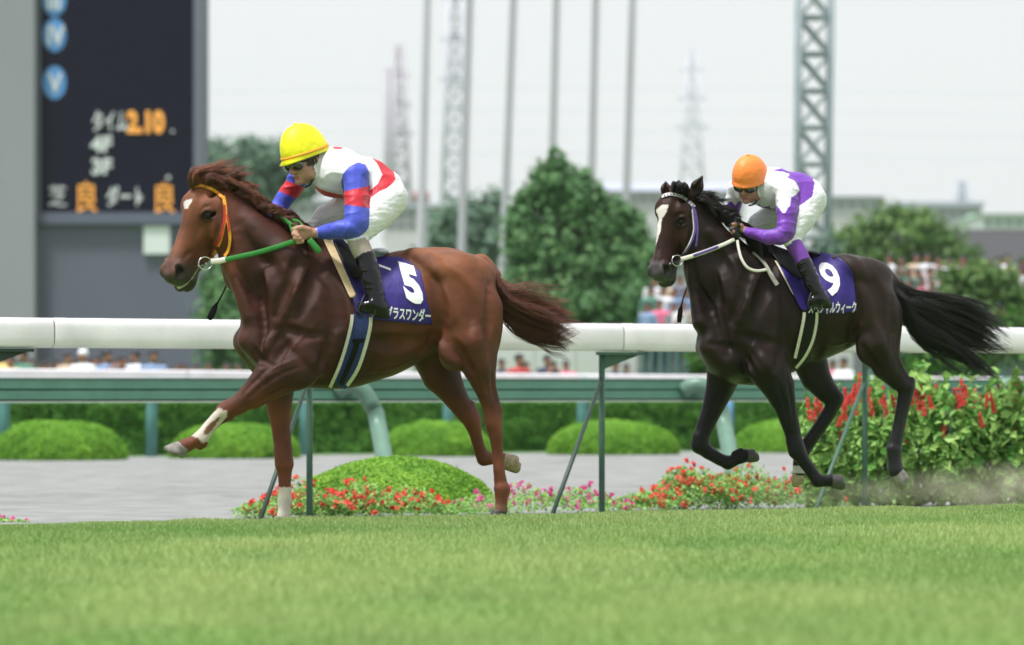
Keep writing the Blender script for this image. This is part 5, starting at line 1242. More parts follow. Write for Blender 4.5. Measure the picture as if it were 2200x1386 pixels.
    for i in range(56):
        b = (i % 28)/27.; L = g.uniform(.35,1)**.8
        p0 = np.array([1917+g.normal(0,3), 606+14*b]); m1 = np.array([1945+g.normal(0,4), 622+52*b]); m2 = np.array([1985+g.normal(0,7), 636+98*b+g.normal(0,5)]); m3 = np.array([1998+118*L*(1-.12*b), 640+130*b+16*L+g.normal(0,9)])
        end = m3 + np.array([g.uniform(28,80)*L, (30-14*b)*L+g.normal(8,12)])
        lk([p0, m1, m2, m3, end], g.normal(0,.045), 30, 9, 5, bk)
    for i in range(22):
        p0 = np.array([1925, 614]); e = np.array([g.uniform(2020,2185), g.uniform(640,825)]); lk([p0, (1950+g.normal(0,6), 640+.25*(e[1]-640)), e*.62+p0*.38+np.array([8,6]), e], g.normal(0,.06), 7, 14, 9, bk)
    Vh, Fh = strands(st, 3); link('tail', npmesh('tail', B.world(Vh), Fh, True, np.repeat(np.array(hc), 30, 0)), M['hair_black'], root)
    return S, root, at

# ================================================================== riders
def axes(F, U):
    F = np.array(F, float); F /= np.linalg.norm(F); U = np.array(U, float); U -= F*(U@F); U /= np.linalg.norm(U)
    Sd = np.cross(U, F); Sd = Sd if Sd[1] < 0 else -Sd
    return np.array([F, Sd, U])

def human_head(S, c, Ax, K=1.0):
    at = lambda f, s, u: c + K*(f*Ax[0] + s*Ax[1] + u*Ax[2])
    S.ell(at(-.005,0,.03), np.array((.098,.077,.10))*K, Ax, .02, 1); S.ell(at(.03,0,-.055), np.array((.062,.058,.068))*K, Ax, .03, 1)
    S.cone(at(.055,.035,-.05), at(.062,.03,-.07), .026*K, .02*K, .02); S.cone(at(.055,-.035,-.05), at(.062,-.03,-.07), .026*K, .02*K, .02)   # cheeks
    S.cone(at(.088,0,.0), at(.112,0,-.035), .009*K, .0125*K, .012); S.ell(at(.1,.013,-.04), np.array((.012,.009,.009))*K, Ax, .008); S.ell(at(.1,-.013,-.04), np.array((.012,.009,.009))*K, Ax, .008)
    S.ell(at(.086,0,-.098), np.array((.02,.024,.018))*K, Ax, .02)
    S.cone(at(.092,.018,-.0675), at(.092,-.018,-.0675), .007*K, .007*K, .006); S.cone(at(.089,.016,-.079), at(.089,-.016,-.079), .008*K, .008*K, .006)
    S.cone(at(.104,.02,-.073), at(.104,-.02,-.073), .0022*K, .0022*K, .004, op='s')
    for s_ in (1,-1):
        S.cone(at(-.01,.076*s_,-.005), at(-.018,.079*s_,-.04), .013*K, .01*K, .008); S.cone(at(.03,.055*s_,-.085), at(-.02,.062*s_,-.05), .02*K, .02*K, .02)
        S.ell(at(.083,.032*s_,.0), np.array((.015,.022,.012))*K, Ax, .01, op='s'); S.ell(at(.080,.032*s_,.0), np.array((.012,.014,.012))*K, Ax, .004)
    return at

def helmet(rig, at, mt, parent, hf, hs, hu, lift, band=None, bandmat=None, peak=.03):
    """cloth-covered racing helmet with a peak and a button"""
    V = []; n = 40; m = 16
    for i in range(m+1):
        th = math.pi/2*i/m
        for k in range(n):
            a = 2*math.pi*k/n; e = math.sin(th)**.9
            rib = 1 + .006*abs(math.cos(a*3))**8
            V.append(at((hf*math.cos(a)*e - .008)*rib, hs*math.sin(a)*e*rib, lift + hu*math.cos(th)))
    for dd, uu in ((.004,-.008),(0,-.014),(-.006,-.010)):
        for k in range(n):
            a = 2*math.pi*k/n; ex = max(0, math.cos(a))**1.5*peak
            V.append(at((hf+dd)*math.cos(a)-.008+ex, (hs+dd)*math.sin(a), lift+uu - ex*.35))
    F = [(i*n+k, i*n+(k+1)%n, (i+1)*n+(k+1)%n, (i+1)*n+k) for i in range(m+3) for k in range(n)]
    h = link('helmet', npmesh('helmet', rig.world(V), F), mt, parent)
    mb = MB(); b = [at(-.008,0,lift+hu-.002), at(-.008,0,lift+hu+.006), at(-.008,0,lift+hu+.009)]
    mb.tube([Vector(rig.world([q])[0]) for q in b], [.012,.009,.002], 12); mb.build('button', mt, h, True)
    if bandmat:
        V = []
        for uu, dd in ((.018,.0025),(.018,.004),(.004,.005),(.004,.003)):
            e = math.sin(math.acos(min(1,uu/hu)))**.9
            for k in range(n):
                a = 2*math.pi*k/n; V.append(at(hf*e*math.cos(a)*(1+dd/hf)-.008, hs*e*math.sin(a)*(1+dd/hs), lift+uu))
        F = [(i*n+k, i*n+(k+1)%n, ((i+1)%4)*n+(k+1)%n, ((i+1)%4)*n+k) for i in range(4) for k in range(n)]
        link('helmet_band', npmesh('helmet_band', rig.world(V), F), bandmat, h)
    return h

def goggles(rig, at, parent):
    def ring(c0, rf, rs, ru, n=18, m=10):
        V = []
        for i in range(m+1):
            th = math.pi*i/m
            for k in range(n):
                a = 2*math.pi*k/n; V.append(at(c0[0]+rf*math.cos(th), c0[1]+rs*math.sin(th)*math.cos(a)*1.0, c0[2]+ru*math.sin(th)*math.sin(a)))
        return V, [(i*n+k, i*n+(k+1)%n, (i+1)*n+(k+1)%n, (i+1)*n+k) for i in range(m) for k in range(n)]
    g = empty('goggles', rig.world([at(.09,0,0)])[0]); g.parent = parent
    g.matrix_parent_inverse = Matrix.Translation(parent.location).inverted()
    V, F = [], []
    for s_ in (1,-1):
        v, f = ring((.086,.038*s_,-.006), .026,.045,.033); F += [tuple(i+len(V) for i in q) for q in f]; V += v
    def sub(name, V, F, m):
        o = link(name, npmesh(name, rig.world(V), F), m); o.parent = g
        o.matrix_parent_inverse = (Matrix.Translation(parent.location) @ g.matrix_parent_inverse @ Matrix.Translation(g.location)).inverted(); return o
    sub('lens', V, F, M['gog'])
    V = []; n = 48
    for uu, dd in ((.013,0),(.013,.005),(-.008,.005),(-.008,0)):
        for k in range(n):
            a = 2*math.pi*k/n; V.append(at((.098+dd)*math.cos(a)-.005, (.079+dd)*math.sin(a), uu+.004))
    F = [(i*n+k, i*n+(k+1)%n, ((i+1)%4)*n+(k+1)%n, ((i+1)%4)*n+k) for i in range(4) for k in range(n)]
    sub('strap', V, F, M['gogf'])
    v, f = ring((.088,.062,.004), .008,.012,.010, 12, 6); sub('painted_lens_glint', v, f, M['glint'])  # amber reflection on the near lens, built as a small coloured blob
    return g

def hand(S, J, wr, palm, knuckles, tips, thumb, w, r0, wd=.02):
    """wrist, palm centre, 4 knuckles, 4 (bend, tip) pairs, thumb (base, mid, tip): photo pixels + depth steps"""
    S.cone(wr, palm, r0*1.0, r0*1.25, .012, lab=8)
    for kn, (bd, tp) in zip(knuckles, tips):
        S.cone(palm, kn, r0*1.05, r0*.62, .010, lab=8); S.cone(kn, bd, r0*.60, r0*.55, .004, lab=8); S.cone(bd, tp, r0*.55, r0*.45, .004, lab=8)
    S.cone(thumb[0], thumb[1], r0*.75, r0*.62, .008, lab=8); S.cone(thumb[1], thumb[2], r0*.62, r0*.5, .004, lab=8)

def finish_rider(rig, S, root, mats, silkcol, skincol, folds, hem):
    def labs(V):
        L = S.labels(V); px, py = rig.pix(V); L[(L == 5) & inpoly(px, py, hem)] = 2
        return L
    def smoothlab(L, Q):
        oh = np.zeros((len(L), 9)); oh[np.arange(len(L)), L] = 1
        for _ in range(7):
            a = np.zeros_like(oh); c = np.bincount(Q.ravel(), minlength=len(L))[:,None]
            fsum = oh[Q].mean(1)
            for k in range(9): a[:,k] = sum(np.bincount(Q[:,i], fsum[:,k], len(L)) for i in range(Q.shape[1]))
            oh = a/np.maximum(c,1)
        return oh.argmax(1)
    cl = (S.L >= 2) & (S.L <= 7); G = S.F + np.where(cl, .007, 0).astype(np.float32)
    V, Q = S.mesh(G); lab = smoothlab(labs(V), Q)
    c = skincol(V, lab)
    link('body', npmesh('body', rig.world(V), Q, True, c), M['skin'], root)
    V, Q = S.mesh(); lab = smoothlab(labs(V), Q); N = vnormals(V, Q)
    V = V + N*folds(V, lab)[:,None]; fl = np.median(lab[Q], axis=1)
    px, py = rig.pix(V); cen = V[Q].mean(1)
    def piece(name, ls, mt, col=None, cond=None):
        m = np.isin(fl, ls); m = m & cond if cond is not None else m
        if not m.any(): return
        for _ in range(2):      # let the cloth run a little past its seam, under or over its neighbour
            vm = np.zeros(len(V), bool); vm[Q[m].ravel()] = True; m = vm[Q].any(1) & ~((fl == 1) | (fl == 8))
            m = m & cond if cond is not None else m
        lift = {2: .0015, 5: 0, 6: -.0012, 7: .0015}[ls[0]]; V2 = V + N*lift
        v, q, cc, u = submesh(V2, Q, m, col); link(name, npmesh(name, rig.world(v), q, True, cc), mt, root)
    piece('silk_shirt', [2,3,4], mats[0], silkcol(V, lab, px, py, N))
    piece('breeches', [5], mats[1])
    side = cen[:,1] < 0
    piece('sock', [6], mats[2], None, side); piece('sock', [6], mats[2], None, ~side)
    piece('boot', [7], mats[3], None, side); piece('boot', [7], mats[3], None, ~side)

def breech_folds(rig, knee, hip):
    def f(V, lab):
        px, py = rig.pix(V); d = np.zeros(len(V)); k = np.array(knee); h = np.array(hip)
        t = ((px-k[0])*(h[0]-k[0]) + (py-k[1])*(h[1]-k[1]))/((h-k)@(h-k)); s = ((px-k[0])*(h[1]-k[1]) - (py-k[1])*(h[0]-k[0]))/np.linalg.norm(h-k)
        P = np.stack([t*2.2 + s*.02, s*.012, V[:,1]*2], 1)
        a = vnoise(P, 5.5); ridge = (1-np.abs(a))**3
        m5 = lab == 5; d[m5] = (ridge[m5]-.4)*.0038*np.clip(1.2-t[m5]*.5, .3, 1)
        m = (lab >= 2) & (lab <= 4); q = vnoise(V*np.array([1,1,1.6]), 11); q2 = vnoise(V, 22)
        d[m] = ((1-np.abs(q[m]))**3-.4)*.0065 + q2[m]*.0015 + vnoise(V*np.array([1,1,2.5]), 5)[m]*.004
        m = lab == 7; q = vnoise(V*np.array([.6,1,2.2]), 14); d[m] = ((1-np.abs(q[m]))**4-.3)*.005
        return d
    return f
def build_rider_a():
    r = A.r; J = A.J
    S = SDF((-1.55,-.62,.85), (-.48,.62,2.32), .006)
    # trunk
    S.cone(J(718,374,0), J(795,388,0), r(52), r(44), .04, 1.25, 2); S.cone(J(795,388,0), J(828,404,0), r(44), r(38), .03, 1.25, 2)
    S.cone(J(735,350,-.06), J(700,350,-.02), r(30), r(26), .05, 1.2, 2)
    S.cone(J(690,368,.08), J(668,362,.15), r(30), r(24), .04, 1, 2)
    S.cone(J(758,372,-.15), J(735,368,-.10), r(31), r(36), .05, 1, 2)
    S.cone(J(700,350,-.01), J(684,346,-.02), r(26), r(22), .02, 1, 2)
    # arms
    S.chain([(J(765,377,-.19), r(28)), (J(766,425,-.24), r(26)), (J(766,478,-.31), r(24)), (J(757,490,-.32), r(19.5))], .02, 1, 3)
    S.chain([(J(757,490,-.32), r(19.5)), (J(730,493,-.29), r(19)), (J(692,500,-.21), r(13.5))], .015, 1, 3)
    S.chain([(J(652,368,.17), r(24)), (J(630,404,.2), r(21.5)), (J(603,440,.2), r(17.5)), (J(598,447,.19), r(16)), (J(590,470,.12), r(12))], .02, 1, 4)
    S.cone(J(590,470,.12), J(588,478,.09), r(11), r(10), .01, 1, 8)
    # breeches
    S.cone(J(826,412,-.07), J(834,425,-.08), r(41), r(40), .04, 1.1, 5); S.cone(J(822,412,.07), J(828,425,.08), r(40), r(38), .04, 1.1, 5)
    S.chain([(J(832,428,-.10), r(41)), (J(808,458,-.17), r(39)), (J(778,490,-.24), r(30)), (J(764,503,-.26), r(23))], .03, 1, 5)
    S.chain([(J(822,428,.10), r(38)), (J(760,445,.16), r(38)), (J(705,468,.21), r(31)), (J(680,490,.24), r(24))], .03, 1, 5)
    # stockings and boots
    S.chain([(J(764,508,-.265), r(22.5)), (J(776,535,-.29), r(22)), (J(786,556,-.30), r(20.5))], .01, 1, 6)
    S.chain([(J(786,556,-.30), r(21)), (J(797,595,-.33), r(21)), (J(806,632,-.35), r(19)), (J(809,650,-.36), r(19))], .008, 1, 7)
    S.chain([(J(822,662,-.36), r(15)), (J(803,656,-.365), r(17)), (J(780,657,-.37), r(11))], .012, 1.15, 7); S.cone(J(828,676,-.36), J(776,664,-.37), r(8), r(6.5), .008, 1.6, 7)
    S.chain([(J(682,500,.26), r(21)), (J(705,545,.30), r(20))], .01, 1, 6); S.chain([(J(705,545,.31), r(20)), (J(740,620,.35), r(17)), (J(742,640,.35), r(17)), (J(708,656,.35), r(12))], .012, 1, 7)
    # head
    Ax = axes((-.74,-.58,-.33), (-.27,-.10,.96)); c = J(657,343,-.06); at = human_head(S, c, Ax, 1.08)
    S.cone(at(-.03,0,-.06), J(690,362,-.02), .05, .055, .02, 1, 1)
    # hand closed on the rein
    w = -.2; rr = r(6.0)
    kn = [J(641,490,w-.01), J(638,498,w-.025), J(640,507,w-.03), J(645,515,w-.025)]
    tp = [(J(632,493,w-.035), J(638,500,w-.05)), (J(631,503,w-.05), J(641,507,w-.062)), (J(634,512,w-.052), J(645,513,w-.062)), (J(640,520,w-.045), J(650,519,w-.052))]
    hand(S, J, J(688,500,w-.01), J(662,501,w-.01), kn, tp, (J(664,494,w-.03), J(649,489,w-.04), J(637,491,w-.045)), w, r(9.5))
    root = empty('jockey', A.world([J(790,520,0)])[0])
    tag(root, 'jockey in a yellow helmet and white, red and blue silks crouching over the chestnut horse', 'person')
    red, blue, wh = (.52,.008,.025), (.05,.075,.52), (.74,.73,.77)
    def skincol(V, lab):
        rel = (V-c)@Ax.T/1.08; c_ = np.tile(np.array([.42,.225,.15]), (len(V),1))
        f, s_, u = rel.T; c_[(lab == 1) & (u > -.035) & (f < .045)] = (.015,.012,.012)
        c_[(lab == 1) & (np.abs(u+.0735) < .011) & (f > .088) & (np.abs(s_) < .024)] = (.34,.12,.10)
        ear = (np.abs(s_) > .071) & (u < .012) & (u > -.055) & (np.abs(f+.014) < .017); c_[ear & (lab == 1)] = (.42,.2,.14)
        c_[(lab == 1) & (f < .02) & (u < -.05) & (u > -.09) & (np.abs(s_) > .05)] = (.03,.025,.025)
        return c_*(1+.08*vnoise(V, 40))[:,None]
    def silk(V, lab, px, py, N):
        c_ = np.tile(np.array(wh), (len(V),1)); near = (N[:,1] < .55)
        hem = inpoly(px, py, [(788,328),(800,332),(845,366),(850,385),(838,402),(815,412),(788,432),(770,436),(770,424),(792,412),(812,395),(821,376),(812,355)])
        c_[hem & (lab == 2)] = red
        str_ = inpoly(px, py, [(640,400),(664,392),(676,398),(692,408),(722,416),(745,419),(745,432),(700,424),(672,412),(655,406)])
        c_[str_ & (lab == 2)] = red
        c_[(lab == 2) & (py < 321) & (px > 716) & (px < 735)] = red
        cap = inpoly(px, py, [(769,349),(785,354),(794,372),(793,404),(738,414),(733,392),(737,374),(750,358)]) & (V[:,1] < -.04)
        c_[cap] = blue
        nr = lab == 3; up = py < (411 - (px-740)*.21); b2 = py < (439 + (px-737)*.14)
        c_[nr & ~up & b2] = red; c_[nr & ~b2] = blue; c_[nr & ~up & (px < 735)] = blue
        fr_ = lab == 4; t1 = (py-387) - (px-613)*.375; t2 = (py-413) - (px-605)*.43
        c_[fr_] = blue; c_[fr_ & (t1 > 0) & (t2 < 0)] = red
        return c_
    finish_rider(A, S, root, (M['silk_a'], M['breech'], M['sock_tan'], M['boot']), silk, skincol, breech_folds(A, (768,505), (840,425)), [(690,300),(800,320),(846,356),(856,372),(852,388),(826,408),(790,430),(762,434),(740,424),(690,430)])
    helmet(A, at, M['helm_y'], root, .132, .118, .165, .028, True, M['band_o'], .022)
    goggles(A, at, root)
    mb = MB(); P = [at(.0,.085,.03), at(-.005,.08,-.03), at(.02,.066,-.08), at(.05,.04,-.125), at(.06,0,-.135)]
    mb.tube([Vector(q) for q in A.world(smoothpath([tuple(p) for p in P], 14))], .006, 8); mb.build('chin_strap', M['gogf'], root, True)
    return S, root

def build_rider_b():
    r = B.r; J = B.J
    S = SDF((1.25,-.62,.95), (2.3,.62,2.42), .006)
    S.cone(J(1660,405,0), J(1712,410,0), r(44), r(38), .04, 1.3, 2); S.cone(J(1712,410,0), J(1738,420,0), r(38), r(33), .03, 1.3, 2)
    S.cone(J(1668,388,-.05), J(1640,394,-.02), r(24), r(26), .05, 1.2, 2)
    S.cone(J(1610,404,.10), J(1590,404,.17), r(27), r(22), .05, 1, 2); S.cone(J(1636,408,.02), J(1610,408,.09), r(32), r(27), .04, 1, 2)
    S.cone(J(1690,408,-.17), J(1672,402,-.10), r(27), r(32), .05, 1, 2)
    S.chain([(J(1690,412,-.21), r(26)), (J(1692,450,-.27), r(22)), (J(1688,496,-.33), r(19)), (J(1676,508,-.34), r(16.5))], .02, 1, 3)
    S.chain([(J(1676,508,-.34), r(17)), (J(1650,510,-.30), r(16)), (J(1608,498,-.19), r(10))], .015, 1, 3)
    S.chain([(J(1586,408,.19), r(22)), (J(1574,440,.24), r(19)), (J(1566,466,.24), r(15.5)), (J(1568,480,.18), r(12))], .02, 1, 4)
    S.chain([(J(1568,480,.16), r(10)), (J(1580,488,.08), r(10))], .01, 1, 8)
    S.cone(J(1735,420,-.07), J(1742,430,-.08), r(34), r(34), .04, 1.1, 5); S.cone(J(1732,420,.07), J(1738,430,.08), r(33), r(32), .04, 1.1, 5)
    S.chain([(J(1740,430,-.10), r(34)), (J(1722,466,-.18), r(32)), (J(1703,500,-.24), r(25)), (J(1697,512,-.26), r(20))], .03, 1, 5)
    S.chain([(J(1728,430,.10), r(32)), (J(1675,455,.17), r(32)), (J(1630,484,.22), r(25)), (J(1614,500,.25), r(19))], .03, 1, 5)
    S.chain([(J(1705,524,-.27), r(19)), (J(1718,545,-.29), r(18)), (J(1728,566,-.31), r(17))], .01, 1, 6)
    S.chain([(J(1730,570,-.315), r(17.5)), (J(1744,604,-.34), r(17.5)), (J(1757,632,-.355), r(15.5)), (J(1764,642,-.36), r(15))], .008, 1, 7)
    S.chain([(J(1776,650,-.36), r(12)), (J(1764,644,-.365), r(14)), (J(1742,646,-.37), r(9))], .012, 1.15, 7); S.cone(J(1782,657,-.36), J(1740,652,-.37), r(6.5), r(5.5), .008, 1.6, 7)
    S.chain([(J(1616,510,.27), r(17)), (J(1640,550,.31), r(17))], .01, 1, 6); S.chain([(J(1640,550,.32), r(17)), (J(1670,610,.36), r(15)), (J(1672,628,.36), r(15)), (J(1640,640,.36), r(10))], .012, 1, 7)
    Ax = axes((-.50,-.80,-.40), (-.03,-.22,.97)); c = J(1612,392,-.08); at = human_head(S, c, Ax, 1.04)
    S.cone(at(-.04,0,-.06), J(1640,402,-.02), .048, .052, .02, 1, 1)
    w = -.16; rr = r(5)
    kn = [J(1578,482,w), J(1576,489,w-.015), J(1580,496,w-.02), J(1586,502,w-.015)]
    tp = [(J(1570,485,w-.02), J(1575,491,w-.035)), (J(1570,493,w-.03), J(1578,497,w-.045)), (J(1574,500,w-.035), J(1583,502,w-.045)), (J(1581,507,w-.03), J(1590,507,w-.04))]
    hand(S, J, J(1606,497,w-.02), J(1592,492,w-.01), kn, tp, (J(1592,485,w-.03), J(1582,481,w-.035), J(1573,482,w-.035)), w, r(7.5))
    root = empty('jockey', B.world([J(1715,540,0)])[0])
    tag(root, 'jockey in an orange helmet and purple and white silks crouching over the dark bay horse', 'person')
    pur, wh = (.145,.028,.36), (.74,.73,.78)
    def skincol(V, lab):
        rel = (V-c)@Ax.T/1.04; c_ = np.tile(np.array([.36,.18,.12]), (len(V),1)); f, s_, u = rel.T
        c_[(lab == 1) & (u > -.035) & (f < .045)] = (.012,.01,.01)
        c_[(lab == 1) & (np.abs(u+.0735) < .011) & (f > .088) & (np.abs(s_) < .024)] = (.33,.1,.09)
        ear = (np.abs(s_) > .071) & (u < .012) & (u > -.055) & (np.abs(f+.014) < .017); c_[ear & (lab == 1)] = (.38,.18,.12)
        h_ = lab == 8; px, py = B.pix(V); c_[h_ & (vnoise(V, 30) < .15)] = (.012,.011,.012)
        return c_*(1+.08*vnoise(V, 40))[:,None]
    def silk(V, lab, px, py, N):
        c_ = np.tile(np.array(wh), (len(V),1)); Z8 = lambda L: [(1540+a/6.03, 310+b/6.03) for a, b in L]
        p1 = inpoly(px, py, Z8([(735,350),(760,330),(900,300),(1050,320),(1240,420),(1300,560),(1260,790),(1020,860),(1000,760),(1015,660),(1040,630),(1030,540),(985,475),(912,432),(945,390),(858,358)]))
        c_[p1 & (lab == 2)] = pur
        low = inpoly(px, py, Z8([(535,760),(560,790),(600,815),(680,790),(700,830),(760,830),(780,900),(520,880)])); c_[low & (lab == 2)] = pur
        jag = inpoly(px, py, Z8([(1100,560),(1030,650),(965,690),(945,800),(905,850),(880,895),(855,890),(825,845),(785,800),(760,780),(600,900),(300,1000),(300,1500),(1100,1500),(1200,800)]))
        c_[(lab == 3) & jag] = pur
        c_[(lab == 2) & jag & (px > 1700)] = pur
        zx, zy = (px-1540)*6.03, (py-310)*6.03
        f4 = (lab == 4) & (zy > 800 - 60*np.abs(np.sin(zx/38))); c_[f4] = pur
        c_[(lab == 4) & (zx < 75) & (zy > 740)] = pur
        return c_
    finish_rider(B, S, root, (M['silk_b'], M['breech'], M['sock_purple'], M['boot']), silk, skincol, breech_folds(B, (1700,512), (1750,430)), [(1640,350),(1700,350),(1742,374),(1750,395),(1746,422),(1716,444),(1690,456),(1640,440)])
    helmet(B, at, M['helm_o'], root, .130, .118, .155, .025, None, None, .012)
    goggles(B, at, root)
    mb = MB(); P = [at(.0,.085,.03), at(-.005,.08,-.03), at(.02,.066,-.08), at(.05,.04,-.125), at(.06,0,-.135)]
    mb.tube([Vector(q) for q in B.world(smoothpath([tuple(p) for p in P], 14))], .006, 8); mb.build('chin_strap', M['gogf'], root, True)
    # dark gauze glove cuff
    return S, root

def path3(rig, fields, pts, off, n=30, wdef=None):
    """3D path: each pt (px,py) or (px,py,w); points without w lie on the surface"""
    c = smoothpath([p[:2] for p in pts], n); out = []
    fixed = [(i, p[2]) for i, p in enumerate(pts) if len(p) > 2]
    d = np.r_[0, np.cumsum([math.dist(a[:2], b[:2]) for a, b in zip(pts, pts[1:])])]; d /= d[-1]
    for i, q in enumerate(c):
        t = i/(n-1)
        if fixed and len(fixed) == len(pts):
            w = np.interp(t, d, [f[1] for f in fixed]); hw = rig.hit(fields[:1], *q); w = min(w, hw-off) if hw is not None and off > 0 and w < .1 else w
        else: w = rig.hit(fields, *q); w = (w-off) if w is not None else np.nan
        out.append([q[0], q[1], w])
    out = np.array(out); ok = ~np.isnan(out[:,2])
    out[:,2] = np.interp(np.arange(n), np.arange(n)[ok], out[ok,2]) if ok.any() else (wdef or -.1)
    for _ in range(2): out[1:-1,2] = (out[:-2,2]+2*out[1:-1,2]+out[2:,2])/4
    return [Vector(v) for v in rig.world([rig.J(*q) for q in out])]

def strapmesh(name, rig, fields, pts, wid, mt, parent, off=.004, th=.006, n=30):
    V, F = drape(rig, fields, pts, wid, off, th, n); me = npmesh(name, V, F, False)
    bm = bmesh.new(); bm.from_mesh(me); bmesh.ops.recalc_face_normals(bm, faces=bm.faces[:]); bm.to_mesh(me); bm.free()
    return link(name, me, mt, parent)

def ringmesh(name, rig, c, w, R0, r0, mt, parent, tilt=.3):
    mb = MB(); P = [rig.J(c[0], c[1], w) + np.array([R0*math.cos(a), R0*math.cos(a)*tilt, R0*math.sin(a)]) for a in np.linspace(0, 2*math.pi, 25)]
    mb.tube([Vector(q) for q in rig.world(P)], r0, 8, False); return mb.build(name, mt, parent, True)

def clothgrid(rig, fields, top, bot, n, m, off, th, ruf=.004):
    T, Bt = smoothpath(top, n)[:, :2], smoothpath(bot, n)[:, :2]; W_ = np.full((n,m), np.nan); C = np.zeros((n,m,2))
    for i in range(n):
        for j in range(m):
            t = j/(m-1); p = T[i]*(1-t)+Bt[i]*t; C[i,j] = p; q = rig.hit(fields, *p)
            if q is not None: W_[i,j] = q
    for i in range(n):
        ok = ~np.isnan(W_[i]); W_[i] = np.interp(np.arange(m), np.arange(m)[ok], W_[i][ok]) if ok.any() else -.2
    for _ in range(4):
        W_[1:-1] = (W_[:-2]+2*W_[1:-1]+W_[2:])/4; W_[:,1:-1] = (W_[:,:-2]+2*W_[:,1:-1]+W_[:,2:])/4
    ii, jj = np.meshgrid(np.arange(n), np.arange(m), indexing='ij')
    W_ = W_ - ruf*np.sin(ii*.55+jj*.12)*(jj/m)
    P = np.array([[rig.J(C[i,j,0], C[i,j,1], W_[i,j]-off) for j in range(m)] for i in range(n)])
    return slab(P, th, rig)

def clothobj(name, rig, fields, top, bot, off, th, mt, parent=None, n=36, m=26, ruf=.003):
    V, F = clothgrid(rig, fields, top, bot, n, m, off, th, ruf); me = npmesh(name, V, F, True)
    bm = bmesh.new(); bm.from_mesh(me); bmesh.ops.recalc_face_normals(bm, faces=bm.faces[:]); bm.to_mesh(me); bm.free()
    return link(name, me, mt, parent)

def textobj(name, rig, fields, body, o, ex, ey, parent, off=.012, extra=.005, bold=0.):
    V, F = text_on(rig, fields, body, o[0], o[1], ex, ey, off, extra, bold)
    return link(name, npmesh(name, V, F, False), M['ink'], parent)

